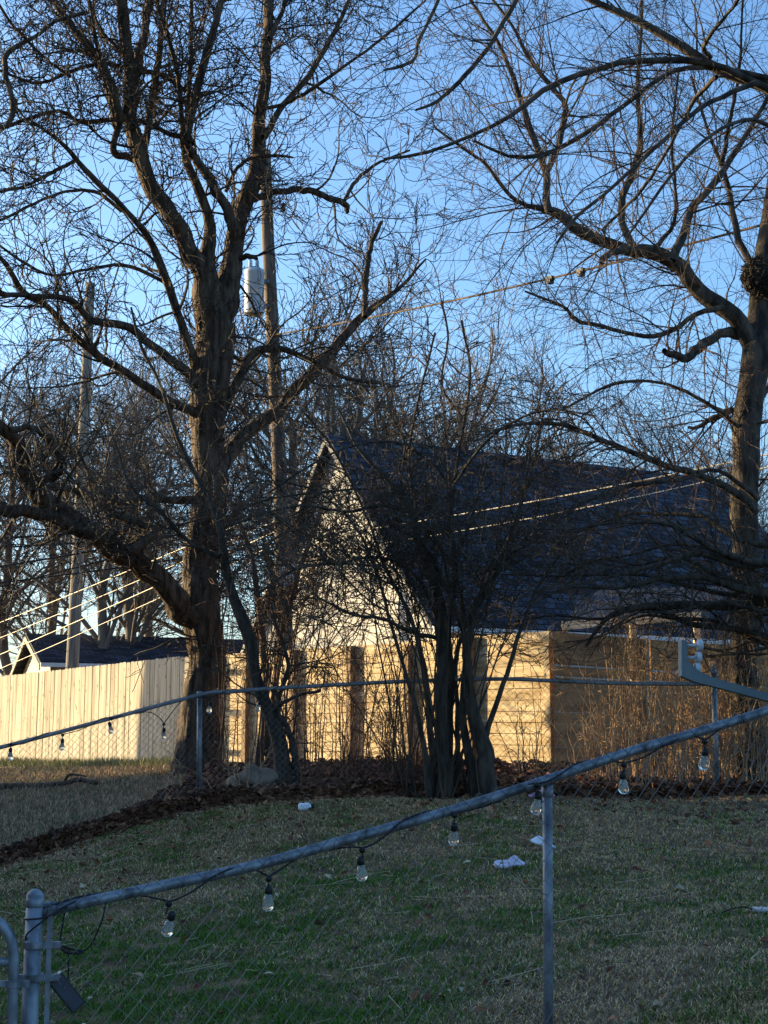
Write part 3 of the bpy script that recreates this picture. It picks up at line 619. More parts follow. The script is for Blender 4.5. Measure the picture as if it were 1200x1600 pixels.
# ------------------------------------------------------------------ trees
def spawn(P, R, rng, dens, l0, l1, ang, K, jit, trop, rr, tip, tmin=.12, rmax=1, taper_len=.35, up=(0, 0, 1)):
    N, Kp, _ = P.shape
    L = np.linalg.norm(np.diff(P, axis=1), axis=2).sum(1); n = rng.poisson(dens * L); n = np.maximum(n, 1); idx = np.repeat(np.arange(N), n); m = len(idx)
    t = tmin + (1 - tmin) * rng.rand(m); f = t * (Kp - 1); i = np.minimum(f.astype(int), Kp - 2); f = (f - i)[:, None]
    p = P[idx, i] * (1 - f) + P[idx, i + 1] * f; T = nrm(P[idx, i + 1] - P[idx, i]); rp = R[idx, i] * (1 - f[:, 0]) + R[idx, i + 1] * f[:, 0]
    pr = nrm(np.cross(T, rng.randn(m, 3))); a = ang * (.6 + .8 * rng.rand(m))[:, None]
    d = nrm(np.cos(a) * T + np.sin(a) * pr); ln = (l0 + (l1 - l0) * rng.rand(m) ** 1.5) * (1 - taper_len * t); st = (ln / (K - 1))[:, None]
    out = np.zeros((m, K, 3)); out[:, 0] = p; upv = np.array(up, float)
    dr = rng.randn(m, 3) * jit
    for k in range(1, K):
        dr = dr * .5 + rng.randn(m, 3) * jit
        d = nrm(d + dr + trop * upv); out[:, k] = out[:, k - 1] + d * st
    r0 = np.minimum(np.minimum(rp * rr, rmax), .004 + ln * .012); r0 = np.maximum(r0, tip * 1.2)
    Rr = r0[:, None] * (1 - np.linspace(0, 1, K)[None] ** .8) + tip * np.linspace(0, 1, K)[None]
    return out, Rr
def trace(limbs, D0, rng, K=22, gn=.5):
    """limbs: lists of (x,y,r_px) with optional first entry ('d', d0, d1) depth offsets"""
    P = []; R = []
    for lb in limbs:
        d0 = d1 = 0
        if lb[0][0] == 'd': d0, d1 = lb[0][1:]; lb = lb[1:]
        n = len(lb); pts = []
        for k, (x, y, r) in enumerate(lb):
            D = D0 + d0 + (d1 - d0) * k / (n - 1); w_ = W(x, y, D); pts.append([*w_, r * D / F])
        q = smooth(pts, K); q[:, :3] += np.cumsum(rng.randn(K, 3), axis=0) * .0 + rng.randn(K, 3) * q[:, 3:4] * gn * .35; q[0, :3] = pts[0][:3]
        P.append(q[:, :3]); R.append(np.maximum(q[:, 3], .003))
    return np.array(P), np.array(R)
def build_tree(name, label, cat, limbs, D0, levels, seed, mt, mc, base_px, group=None, extra=None, sides=12, gn=.5, K=22, skip=0, base_to_ground=True, nbase=1):
    rng = np.random.RandomState(seed); P, R = trace(limbs, D0, rng, K, gn)
    if base_to_ground:
        for k in range(nbase):
            z = float(gs(P[k, 0, 0], P[k, 0, 1])); P[k, 0, 2] = z - .12
    b = P[0, 0].copy(); b[2] = float(gs(b[0], b[1]))
    root = thing(name, label, cat, b, group)
    tgm = Geo(); big = R.max(1) > .05
    if big.any():
        Pb = []; Rb = []
        for a_, b_ in zip(P[big], R[big]):
            q = smooth(np.hstack([a_, b_[:, None]]), 110 if sides > 13 else 60); Pb.append(q[:, :3]); Rb.append(np.maximum(q[:, 3], .003))
        tgm.tubes(np.array(Pb), np.array(Rb), 52 if sides > 13 else 30, bark=1.0 if mt is M['bark'] else .55)
    if (~big).any(): tgm.tubes(P[~big], R[~big], 7)
    obj('trunk', tgm, mt, root, smooth=True)
    cg = Geo(); p, r = P, R
    if extra is not None: ep, er = extra(rng); cg.tubes(ep, er, 5); 
    for li, lv in enumerate(levels):
        np_, nr_ = spawn(p, r, rng, **lv); 
        if li == 0 and extra is not None:
            e2 = spawn(ep, er, rng, **lv); np_ = np.concatenate([np_, e2[0]]); nr_ = np.concatenate([nr_, e2[1]])
        cg.tubes(np_, nr_, 4 if li == 0 else 3); p, r = np_, nr_
    cr_ = obj('crown', cg, mc, root); cr_['tubes'] = int(len(p))
    print('TREE', name, cg.n, 'verts'); del cr_['tubes']
    return root

T1 = [
 [(306, 1215, 46), (308, 1190, 38), (312, 1150, 35), (315, 1080, 33), (318, 1000, 31), (320, 900, 30), (325, 800, 29), (328, 700, 29), (328, 610, 30), (333, 540, 33), (335, 490, 32), (328, 450, 22), (322, 400, 14), (324, 345, 11), (312, 295, 10), (299, 258, 9), (288, 238, 8), (295, 200, 8), (308, 150, 8), (318, 95, 8), (338, 35, 7), (352, -30, 6)],
 [('d', 0, -1), (325, 470, 20), (312, 420, 19), (295, 385, 17), (265, 335, 16), (238, 285, 15), (214, 238, 15), (205, 180, 13), (202, 120, 12), (196, 50, 12), (186, -20, 11), (178, -90, 9)],
 [('d', 0, .8), (206, 190, 9), (215, 110, 9), (225, 50, 8), (234, 0, 8), (242, -60, 6)],
 [('d', -.2, .6), (224, 250, 8), (229, 215, 7), (240, 140, 7), (250, 70, 6), (256, 0, 6), (262, -70, 4)],
 [('d', -.3, -1.5), (212, 250, 8), (192, 243, 7), (177, 238, 7), (180, 215, 6), (186, 180, 8), (166, 116, 8), (125, 55, 7), (82, 0, 6), (45, -60, 4)],
 [('d', -.3, -2), (180, 200, 5), (168, 140, 5), (150, 60, 4), (135, -30, 3)],
 [('d', 0, 1), (300, 225, 6), (293, 190, 6), (298, 100, 5), (300, 0, 4), (302, -60, 3)],
 [('d', 0, -1), (286, 230, 6), (283, 160, 5), (278, 115, 5), (265, 65, 5), (250, 20, 4), (240, -30, 3)],
 [('d', 0, 1.2), (340, 500, 24), (354, 450, 21), (363, 400, 18), (375, 340, 16), (388, 298, 15), (402, 255, 14), (408, 190, 12), (413, 120, 11), (418, 50, 10), (421, -60, 9)],
 [('d', 0, -.3), (366, 360, 11), (348, 315, 10), (322, 272, 9), (300, 240, 8), (293, 222, 7)],
 [('d', .9, 1.5), (421, 60, 6), (436, 28, 5), (452, -15, 4), (468, -60, 3)],
 [('d', .6, 2), (412, 215, 7), (440, 168, 6), (482, 118, 6), (516, 62, 5), (548, -5, 4), (570, -50, 3)],
 [('d', .6, 0), (410, 170, 4), (450, 160, 4), (500, 130, 4), (550, 95, 3), (610, 50, 3), (665, 0, 2)],
 [('d', .3, -.2), (352, 300, 4), (370, 264, 4), (392, 247, 4), (410, 244, 4), (440, 243, 3), (458, 246, 2)],
 [('d', .5, 1.5), (396, 312, 7), (430, 301, 6), (478, 297, 6), (512, 308, 6), (540, 319, 6), (543, 331, 4)],
 [('d', 1.5, 2.5), (538, 314, 4), (556, 283, 4), (590, 255, 3), (640, 235, 2)],
 [('d', .2, 0), (378, 402, 6), (392, 401, 5), (401, 403, 4)],
 [('d', 0, -2), (312, 600, 13), (300, 560, 9), (272, 475, 8), (250, 412, 8), (232, 372, 7), (204, 338, 6), (165, 297, 6), (122, 252, 5), (95, 222, 4), (50, 190, 3)],
 [('d', 0, -2.5), (318, 615, 15), (300, 590, 10), (266, 560, 9), (226, 530, 8), (200, 510, 8), (142, 500, 7), (112, 470, 6), (52, 462, 5), (0, 458, 5), (-60, 440, 4)],
 [('d', 0, -1.5), (320, 665, 15), (302, 645, 10), (252, 620, 9), (202, 585, 8), (152, 555, 8), (110, 520, 7), (76, 482, 6), (36, 455, 6), (10, 415, 5), (-30, 380, 4)],
 [('d', 0, -3), (312, 985, 22), (288, 955, 22), (258, 915, 20), (215, 880, 18), (170, 850, 17), (120, 815, 17), (72, 785, 17), (48, 750, 16), (30, 705, 14), (5, 672, 12), (-30, 640, 10)],
 [('d', -1.5, -2.8), (150, 838, 14), (95, 815, 12), (50, 800, 12), (0, 795, 12), (-60, 780, 10)],
 [('d', -2, -3), (48, 755, 8), (85, 745, 7), (100, 725, 7), (80, 690, 7), (50, 668, 6), (15, 672, 6)],
 [('d', -1.6, -1), (200, 862, 10), (240, 835, 9), (225, 820, 8), (170, 800, 8), (130, 770, 7), (60, 760, 5)],
 [('d', 0, -1), (312, 780, 8), (270, 782, 7), (220, 778, 6), (190, 785, 6), (150, 760, 4), (120, 700, 3)],
 [('d', 0, 2.5), (335, 735, 20), (362, 700, 14), (400, 665, 13), (436, 640, 12), (470, 600, 12), (508, 562, 12), (545, 515, 9), (582, 482, 7), (625, 450, 4), (665, 405, 2)],
 [('d', 1.5, 2), (570, 495, 6), (572, 430, 6), (580, 385, 5), (596, 346, 4)],
 [('d', 0, 1), (338, 660, 13), (360, 615, 9), (382, 570, 9), (402, 548, 8), (440, 545, 6), (490, 565, 5), (540, 590, 4), (600, 600, 3)],
 [('d', 0, -1.2), (292, 216, 6), (262, 208, 5), (240, 196, 5), (200, 186, 5), (125, 190, 5), (100, 174, 4), (60, 180, 4), (20, 195, 4), (-30, 215, 3)],
 [('d', .2, -1.8), (290, 142, 5), (255, 118, 5), (205, 107, 4), (160, 100, 4), (110, 112, 4), (60, 130, 3), (0, 110, 3)],
 [('d', -2, -2.5), (130, 20, 4), (85, 35, 4), (60, 55, 4), (30, 70, 5), (10, 85, 6), (8, 115, 6), (20, 160, 6), (16, 188, 6), (0, 200, 5), (-40, 200, 4)],
 [('d', -.5, -2), (190, 330, 4), (150, 300, 4), (100, 300, 3), (50, 320, 3), (0, 345, 3)],
 [('d', -.5, -2), (255, 440, 4), (200, 415, 4), (140, 420, 3), (80, 430, 3), (30, 405, 3), (-20, 370, 2)],
 [('d', -1, -2.5), (120, 250, 4), (80, 270, 4), (40, 290, 3), (0, 300, 3)],
 [('d', -1.5, -3), (110, 120, 4), (70, 90, 3), (30, 50, 3), (0, 10, 3), (-20, -40, 2)],
 [('d', -.5, -1), (200, 90, 4), (160, 50, 4), (140, 0, 3), (130, -40, 2)],
]
T1 = [[(q if q[0] == 'd' else (q[0], q[1], q[2] * (.82 if q[2] < 14 else .92))) for q in lb] for lb in T1]
oldL = [dict(dens=5.6, l0=.5, l1=2.3, ang=.95, K=10, jit=.20, trop=.05, rr=.48, tip=.0055, rmax=.036),
        dict(dens=6.0, l0=.25, l1=1.3, ang=.85, K=8, jit=.17, trop=.05, rr=.65, tip=.0055, rmax=.018),
        dict(dens=4.6, l0=.1, l1=.5, ang=.8, K=5, jit=.17, trop=.04, rr=.8, tip=.0048, rmax=.011)]
build_tree('bare_tree', 'big leafless tree with thick furrowed trunk and spreading limbs, left of centre', 'tree', T1, 21, oldL, 11, M['bark'], M['twig'], None, sides=14)

T2 = [
 [(450, 1240, 17), (444, 1200, 15), (430, 1150, 13), (412, 1090, 12), (398, 1040, 11), (386, 990, 12), (370, 945, 10), (352, 890, 8), (345, 830, 7), (325, 775, 5), (290, 715, 4), (266, 650, 4), (250, 600, 3), (222, 545, 3), (205, 480, 2)],
 [(462, 1238, 7), (462, 1190, 7), (450, 1140, 6), (428, 1105, 5)],
 [('d', 0, -.5), (424, 1115, 5), (440, 1100, 4), (470, 1085, 3), (500, 1080, 3)],
 [('d', 0, .5), (434, 1140, 5), (436, 1090, 4), (450, 1040, 4), (440, 1000, 3), (425, 960, 3)],
 [('d', 0, -.4), (350, 870, 5), (300, 850, 4), (250, 800, 4), (205, 760, 3), (180, 690, 2)],
]
T2 = [[(q if q[0] == 'd' else (q[0], q[1], q[2] * .85)) for q in lb] for lb in T2]
youngL = [dict(dens=6, l0=.4, l1=1.7, ang=.8, K=9, jit=.14, trop=.04, rr=.4, tip=.0035, rmax=.012),
          dict(dens=5.5, l0=.2, l1=.8, ang=.8, K=7, jit=.17, trop=.03, rr=.6, tip=.003, rmax=.007),
          dict(dens=4.0, l0=.1, l1=.35, ang=.8, K=4, jit=.2, trop=.0, rr=.7, tip=.0025, rmax=.005)]
build_tree('leaning_tree', 'slender young tree leaning left beside the rock and fence', 'tree', T2, 15.9, youngL, 12, M['bark_bush'], M['twig'], None, nbase=2)

T3 = [
 [(690, 1232, 24), (691, 1190, 16), (690, 1120, 14), (690, 1040, 13), (689, 960, 13), (672, 890, 11), (652, 840, 9), (640, 790, 7), (600, 745, 5), (560, 700, 4), (530, 640, 3)],
 [('d', .1, .4), (700, 1232, 16), (702, 1150, 12), (705, 1050, 11), (700, 980, 9), (712, 900, 8), (705, 820, 7), (712, 740, 6), (725, 660, 5), (735, 580, 4), (720, 500, 3)],
 [('d', -.2, -.4), (672, 1234, 12), (660, 1150, 9), (640, 1070, 7), (615, 990, 6), (590, 900, 5), (560, 830, 4), (500, 770, 3), (430, 750, 2)],
 [('d', 0, -.6), (678, 1232, 12), (672, 1130, 9), (662, 1040, 8), (640, 960, 7), (600, 880, 5), (570, 800, 4), (520, 700, 4), (470, 640, 3)],
 [('d', .2, 1), (710, 1232, 11), (716, 1130, 8), (712, 1030, 8), (735, 960, 7), (770, 890, 6), (800, 830, 5), (830, 740, 4), (850, 640, 3)],
 [('d', .1, -1), (694, 1000, 8), (650, 990, 7), (600, 968, 6), (550, 960, 5), (500, 935, 3)],
 [('d', 0, -1.2), (640, 800, 6), (590, 790, 6), (540, 800, 5), (480, 790, 4), (420, 800, 3), (360, 820, 2)],
 [('d', 0, 1), (712, 880, 6), (720, 830, 6), (690, 800, 5), (640, 765, 5), (560, 765, 4), (490, 770, 4), (420, 780, 3), (370, 800, 2)],
 [('d', 0, -.8), (706, 800, 6), (690, 740, 5), (640, 700, 5), (600, 690, 4), (540, 700, 4), (480, 730, 3), (420, 770, 2)],
 [('d', 0, .6), (704, 930, 7), (690, 860, 6), (650, 790, 6), (640, 700, 5), (660, 600, 4), (680, 520, 3)],
 [('d', 0, -.9), (708, 760, 5), (750, 700, 5), (800, 660, 4), (860, 640, 3), (930, 650, 2)],
 [('d', 0, -.6), (690, 980, 6), (650, 900, 6), (590, 870, 5), (530, 880, 4), (460, 890, 3), (400, 930, 2)],
 [('d', 0, .5), (720, 650, 5), (690, 600, 4), (700, 530, 3), (690, 470, 2)],
]
T3 = [[(q if q[0] == 'd' else (q[0], q[1], max(1.8, q[2] * (.72 if k == 0 else .48)))) for q in lb] for k, lb in enumerate(T3)]
def fan(cx, D0, n, spread, ex, ey, cxc, cyc, rb, dsp=1.2, lo=0.0):
    def f(rng):
        P = []; R = []
        for _ in range(n):
            a = rng.rand() * 2 * np.pi; q = rng.rand() ** .5
            tx = cxc + ex * q * math.cos(a); ty = cyc + ey * q * math.sin(a); bx = cx + rng.randn() * spread; D = D0 + rng.randn() * .15; De = D + rng.randn() * dsp
            mx = bx + (tx - bx) * (.28 + .34 * rng.rand()) + rng.randn() * 12; my = 1232 + (ty - 1232) * (.45 + .2 * rng.rand())
            p0 = W(bx, 1232, D); p0[2] = float(gs(p0[0], p0[1])) - .05
            q_ = smooth([p0, W(mx, my, D * .7 + De * .3), W(tx, ty, De)], 14); q_ += np.cumsum(rng.randn(14, 3) * .012, axis=0)
            P.append(q_); R.append(np.linspace(rb * (.5 + .8 * rng.rand()), .005, 14))
        return np.array(P), np.array(R)
    return f
bushL = [dict(dens=3.1, l0=.35, l1=1.6, ang=.85, K=9, jit=.17, trop=-.02, rr=.6, tip=.0045, rmax=.013, tmin=.48),
         dict(dens=5.0, l0=.2, l1=.8, ang=.85, K=7, jit=.18, trop=-.01, rr=.7, tip=.004, rmax=.008),
         dict(dens=4.4, l0=.08, l1=.35, ang=.85, K=4, jit=.2, trop=.0, rr=.8, tip=.0032, rmax=.006)]
build_tree('large_shrub', 'huge dark leafless shrub with many black stems in the centre', 'shrub', T3, 15.2, bushL, 13, M['bark_bush'], M['twig'], None, nbase=5, extra=fan(700, 15.2, 36, 34, 340, 230, 650, 730, .010))
T4 = [
 [(768, 1232, 22), (757, 1180, 17), (742, 1120, 13), (732, 1060, 9), (731, 1000, 8), (745, 950, 7), (775, 900, 5), (800, 850, 4), (815, 780, 3), (830, 700, 2)],
 [('d', .1, .2), (748, 1232, 14), (728, 1160, 9), (722, 1090, 7), (728, 1030, 6), (722, 950, 5), (715, 880, 4), (740, 800, 3), (760, 720, 2)],
 [('d', 0, -.4), (731, 1010, 6), (715, 960, 5), (690, 900, 4), (660, 850, 3), (610, 820, 2)],
 [('d', 0, .4), (760, 1150, 6), (790, 1060, 5), (815, 980, 4), (850, 900, 3), (900, 840, 2)],
]
T4 = [[(q if q[0] == 'd' else (q[0], q[1], q[2] * .78)) for q in lb] for lb in T4]
build_tree('double_stem_shrub', 'flaring two stemmed shrub right of the huge dark shrub', 'shrub', T4, 15.1, bushL, 14, M['bark_bush'], M['twig'], None, nbase=2)

T5 = [
 [(1165, 1245, 30), (1166, 1190, 24), (1166, 1100, 22), (1166, 1000, 22), (1166, 900, 22), (1166, 820, 22), (1167, 740, 21), (1174, 660, 22), (1180, 590, 23), (1184, 540, 24), (1192, 480, 20), (1188, 420, 18), (1200, 340, 14), (1215, 240, 11), (1225, 120, 9), (1230, -20, 7)],
 [('d', 0, -1.5), (1180, 545, 20), (1162, 512, 17), (1135, 484, 17), (1095, 455, 16), (1060, 418, 16), (1035, 400, 15), (1000, 392, 13), (965, 385, 12), (925, 372, 11), (890, 348, 10), (862, 330, 9), (835, 324, 5), (810, 316, 4), (785, 292, 4), (765, 262, 3), (735, 240, 3), (680, 200, 2)],
 [('d', -1.3, -1), (858, 332, 8), (854, 300, 7), (852, 270, 7), (836, 220, 6), (818, 175, 6), (802, 120, 5), (775, 62, 4), (735, 0, 3), (710, -50, 2)],
 [('d', -1.2, -.6), (853, 272, 6), (870, 238, 6), (880, 200, 6), (884, 165, 5), (857, 132, 5), (822, 82, 4), (800, 40, 3), (770, 0, 3), (740, -50, 2)],
 [('d', -1, -.4), (990, 388, 8), (974, 355, 7), (972, 305, 7), (992, 265, 7), (999, 210, 6), (997, 120, 4), (1003, 40, 3), (1000, -40, 3)],
 [('d', -.7, 0), (1050, 408, 9), (1066, 372, 8), (1078, 332, 7), (1112, 290, 7), (1142, 250, 6), (1172, 200, 5), (1205, 140, 4), (1240, 60, 3)],
 [('d', -.8, -2), (1128, 258, 5), (1140, 190, 4), (1155, 110, 3), (1160, 0, 2)],
 [('d', -.9, -1.5), (1020, 392, 5), (1052, 350, 4), (1056, 300, 3), (1050, 220, 3), (1060, 110, 2)],
 [('d', -1.1, -2), (1000, 390, 7), (965, 392, 7), (943, 402, 6), (940, 412, 4)],
 [('d', 0, -1), (1160, 520, 12), (1128, 520, 9), (1100, 538, 9), (1084, 548, 9), (1076, 560, 8), (1055, 556, 7), (1038, 548, 5)],
 [('d', -.5, -1.3), (1130, 480, 6), (1085, 492, 5), (1055, 515, 5), (1020, 525, 5), (985, 522, 4), (935, 508, 4), (900, 500, 4), (880, 478, 3), (820, 455, 2)],
 [('d', .3, .5), (1170, 650, 8), (1150, 640, 7), (1118, 652, 6), (1090, 668, 4), (1075, 668, 3)],
 [('d', 0, .6), (1196, 430, 8), (1160, 390, 7), (1145, 330, 6), (1135, 280, 5), (1105, 200, 3), (1080, 120, 3)],
 [('d', -.2, -2), (1180, 800, 8), (1150, 770, 8), (1100, 745, 7), (1040, 728, 6), (970, 700, 5), (920, 678, 5), (870, 662, 4), (800, 665, 3), (740, 690, 2)],
 [('d', -.3, -1.6), (1185, 780, 6), (1120, 735, 4), (1060, 750, 4), (980, 760, 4), (900, 790, 3), (840, 830, 2)],
 [('d', .2, 1), (1190, 620, 7), (1230, 560, 6), (1280, 480, 5)],
 [('d', 0, -1), (1180, 690, 4), (1120, 640, 4), (1040, 600, 3), (960, 600, 3), (880, 640, 2)],
]
T5 = [[(q if q[0] == 'd' else (q[0], q[1], q[2] * (.85 if k else 1))) for q in lb] for k, lb in enumerate(T5)]
fineL = [dict(dens=6.5, l0=.6, l1=2.4, ang=.8, K=11, jit=.10, trop=.02, rr=.36, tip=.003, rmax=.013),
         dict(dens=6, l0=.3, l1=1.2, ang=.75, K=8, jit=.12, trop=.0, rr=.55, tip=.0025, rmax=.007),
         dict(dens=5.5, l0=.12, l1=.5, ang=.75, K=5, jit=.14, trop=-.01, rr=.7, tip=.002, rmax=.0045)]
build_tree('bare_tree', 'leafless tree at the right edge with long fine twigs and a nest', 'tree', T5, 16.6, fineL, 15, M['bark_grey'], M['twig_red'], None, sides=14)

T6 = [
 [(1560, 1300, 40), (1550, 900, 34), (1520, 500, 30), (1440, 280, 22), (1330, 190, 14), (1240, 150, 10), (1150, 122, 9), (1095, 92, 8), (1045, 60, 7), (985, 26, 6), (915, -4, 5), (850, -40, 4)],
 [('d', 0, -.8), (1260, 160, 8), (1200, 140, 7), (1130, 106, 6), (1060, 93, 6), (980, 97, 5), (900, 118, 5), (850, 140, 5), (800, 180, 4), (730, 215, 3), (660, 240, 3), (600, 248, 2)],
 [('d', 0, -.9), (1240, 130, 5), (1130, 108, 5), (1050, 112, 4), (975, 165, 4), (905, 215, 4), (850, 240, 4), (800, 245, 3), (740, 220, 2)],
 [('d', -.4, -1.2), (1180, 130, 5), (1100, 165, 4), (1030, 225, 4), (960, 290, 3), (900, 340, 3), (870, 380, 2)],
 [('d', -.3, .5), (1120, 120, 4), (1090, 150, 4), (1040, 240, 3), (1000, 300, 3), (940, 360, 2)],
 [('d', -.2, -.8), (1110, 90, 4), (1100, 70, 4), (1130, 30, 3), (1170, -20, 3)],
 [('d', -.5, -1.2), (830, -60, 5), (800, 12, 4), (765, 70, 4), (720, 125, 4), (680, 160, 3), (650, 172, 2)],
 [('d', -.5, -1.2), (700, -60, 3), (683, 5, 3), (655, 60, 3), (645, 95, 3), (600, 110, 2)],
 [('d', -.2, -1), (1300, 300, 5), (1200, 195, 4), (1130, 200, 3), (1060, 260, 3), (980, 370, 2)],
]
build_tree('overhanging_tree', 'bare branches arching in from the upper right corner', 'tree', T6, 9.5, [dict(dens=6.5, l0=.4, l1=1.9, ang=.75, K=11, jit=.10, trop=-.01, rr=.4, tip=.002, rmax=.008, tmin=.2), dict(dens=4.6, l0=.2, l1=.8, ang=.75, K=8, jit=.12, trop=.0, rr=.55, tip=.0017, rmax=.004), dict(dens=5.5, l0=.08, l1=.34, ang=.75, K=4, jit=.14, trop=0, rr=.7, tip=.0013, rmax=.0028)], 16, M['bark_grey'], M['twig'], None)
# low drooping shrub at the right, in front of the fence
T7 = [[(1290, 1260, 14), (1285, 1150, 13), (1270, 1040, 12), (1250, 980, 11), (1210, 940, 10), (1150, 945, 8), (1080, 945, 7), (1000, 950, 6), (955, 962, 4), (930, 985, 3), (915, 1010, 2)]]
r7 = np.random.RandomState(77)
for k in range(10):
    y0 = r7.uniform(820, 1000); r = r7.uniform(4, 9.5); rise = r7.uniform(10, 90); xe = r7.uniform(780, 960); drop = r7.uniform(20, 170); d1 = r7.uniform(-1.6, 1.6); pts = []
    for t in np.linspace(0, 1, 8):
        pts.append((1290 + (xe - 1290) * t + r7.randn() * 7, y0 + 60 - rise * math.sin(min(t * 2.1, 1.57)) * 1.4 + drop * max(0, t - .45) ** 1.6 * 2 + r7.randn() * 7, max(r * (1 - t) ** .8, 1.5)))
    T7.append([('d', 0, d1)] + pts)
build_tree('drooping_shrub', 'dark leafless shrub sprawling in low arches from the right edge', 'shrub', T7, 15.0, youngL, 17, M['bark_bush'], M['twig'], None)

# canes
def canes(cx, D0, n, spread, h0, h1, lean, label, seed, m, name='cane_shrub', group='leafless cane shrubs in the bed'):
    rng = np.random.RandomState(seed); P = []; R = []
    for _ in range(n):
        bx = cx + rng.randn() * spread; D = D0 + rng.rand() * .9; p0 = W(bx, 1235, D); p0[2] = float(gs(p0[0], p0[1])) - .05
        hh = rng.uniform(h0, h1); dx = rng.randn() * lean * hh + (bx - cx) / 2310 * D * .8; dy = rng.randn() * lean * hh * .6
        q = smooth([p0, p0 + np.array([dx * .3, dy * .3, hh * .55]), p0 + np.array([dx, dy, hh])], 12); q[1:] += np.cumsum(rng.randn(11, 3) * .012, axis=0)
        P.append(q); R.append(np.linspace(rng.uniform(.004, .0105), .0025, 12))
    P = np.array(P); R = np.array(R); b = P[0, 0].copy(); b[2] += .05
    root = thing(name, label, 'shrub', b, group)
    obj('stems', Geo().tubes(P, R, 5), m, root, smooth=True)
    g2 = Geo(); p, r = P, R
    for lv in (dict(dens=3.4, l0=.15, l1=.7, ang=.75, K=7, jit=.2, trop=.04, rr=.6, tip=.003, rmax=.007), dict(dens=5, l0=.06, l1=.28, ang=.8, K=4, jit=.22, trop=.02, rr=.7, tip=.0025, rmax=.005)):
        p, r = spawn(p, r, rng, **lv); g2.tubes(p, r, 3)
    obj('twigs', g2, m, root)
build_tree('reddish_shrub', 'reddish leafless shrub filling the gap between big trunk and tall house', 'shrub', [
 [(405, 1225, 8), (408, 1150, 7), (415, 1060, 6), (405, 960, 5), (390, 860, 4), (350, 760, 3)], [('d', 0, .5), (420, 1225, 7), (425, 1120, 6), (440, 1000, 5), (465, 900, 4), (500, 800, 3)]],
 19.6, bushL, 18, M['twig_red'], M['twig_red'], None, nbase=2, extra=fan(420, 19.6, 22, 16, 170, 150, 480, 800, .012))
canes(935, 15.9, 22, 16, .7, 1.5, .22, 'thin tan canes with upturned twigs beside the corner of the board fence', 31, M['twig_tan'])
canes(985, 15.9, 40, 20, 1.0, 2.3, .14, 'tall tan canes in front of the shaded board fence', 32, M['twig_tan'])
canes(1045, 16.0, 38, 20, .6, 1.7, .2, 'tangled tan canes just left of the galvanised post', 33, M['twig_tan'])
canes(1110, 16.1, 60, 20, .8, 2.0, .16, 'dense tan canes around the galvanised post', 34, M['twig_tan'])
canes(1175, 16.1, 70, 26, .8, 2.2, .18, 'dense thicket of tan canes at the right edge', 35, M['twig_tan'])
canes(480, 17.5, 15, 12, 1.4, 2.8, .12, 'brown canes rising right of the leaning young tree', 36, M['twig_red'])
canes(540, 17.0, 22, 16, .8, 2.6, .16, 'brown canes between the leaning tree and the huge dark shrub', 37, M['twig_red'])
canes(600, 16.6, 26, 18, .6, 2.4, .2, 'brown canes just left of the huge dark shrub', 38, M['twig_red'])
canes(640, 16.2, 24, 14, .5, 1.6, .25, 'low brown canes crowding the left foot of the huge dark shrub', 39, M['twig_red'])
canes(420, 20.5, 8, 26, .6, 3.2, .14, 'tall brown canes at the fence behind the leaning tree', 40, M['twig_red'])
canes(830, 17.2, 12, 20, .4, 1.6, .2, 'few dark canes in front of the sunlit fence panel', 41, M['twig'])
canes(345, 20.2, 16, 8, .8, 4.0, .10, 'fine reddish shoots climbing the right side of the big trunk', 42, M['twig_red'], 'climbing_shoots')
canes(370, 15.3, 9, 22, .3, .8, .3, 'sparse low shoots by the rock', 43, M['twig_tan'])

# background trees: three models, copied
def bg_tree(seed, H, mt):
    rng = np.random.RandomState(seed); K = 14
    z = np.linspace(0, H * .62, K); P = np.stack([np.cumsum(rng.randn(K) * .07), np.cumsum(rng.randn(K) * .07), z - .3], 1)[None]; R = np.linspace(.21, .09, K)[None]
    root = thing('bare_tree', 'x', 'tree', (0, 0, 0), 'leafless trees behind the houses')
    g1 = Geo().tubes(P, R, 10)
    p1, r1 = spawn(P, R, rng, dens=2.0, l0=H * .28, l1=H * .62, ang=.62, K=14, jit=.09, trop=.055, rr=.62, tip=.02, tmin=.28, rmax=.14)
    r1 = np.maximum(r1, np.linspace(.07, .016, 14)[None] * rng.uniform(.7, 1.1, (len(p1), 1))); g1.tubes(p1, r1, 7)
    obj('trunk', g1, mt, root, smooth=True); g2 = Geo(); p, r = p1, r1
    for lv in (dict(dens=2.3, l0=1.2, l1=4.0, ang=.62, K=10, jit=.12, trop=.04, rr=.5, tip=.010, rmax=.04),
               dict(dens=2.7, l0=.6, l1=2.0, ang=.65, K=7, jit=.14, trop=.03, rr=.6, tip=.007, rmax=.018),
               dict(dens=2.9, l0=.3, l1=1.0, ang=.65, K=4, jit=.14, trop=.02, rr=.7, tip=.005, rmax=.010)):
        p, r = spawn(p, r, rng, **lv); g2.tubes(p, r, 3)
    obj('crown', g2, mt, root); print('BG', g2.n)
    return root
models = [bg_tree(51, 15, M['far_bark']), bg_tree(52, 13, M['far_bark']), bg_tree(53, 16, M['far_bark'])]
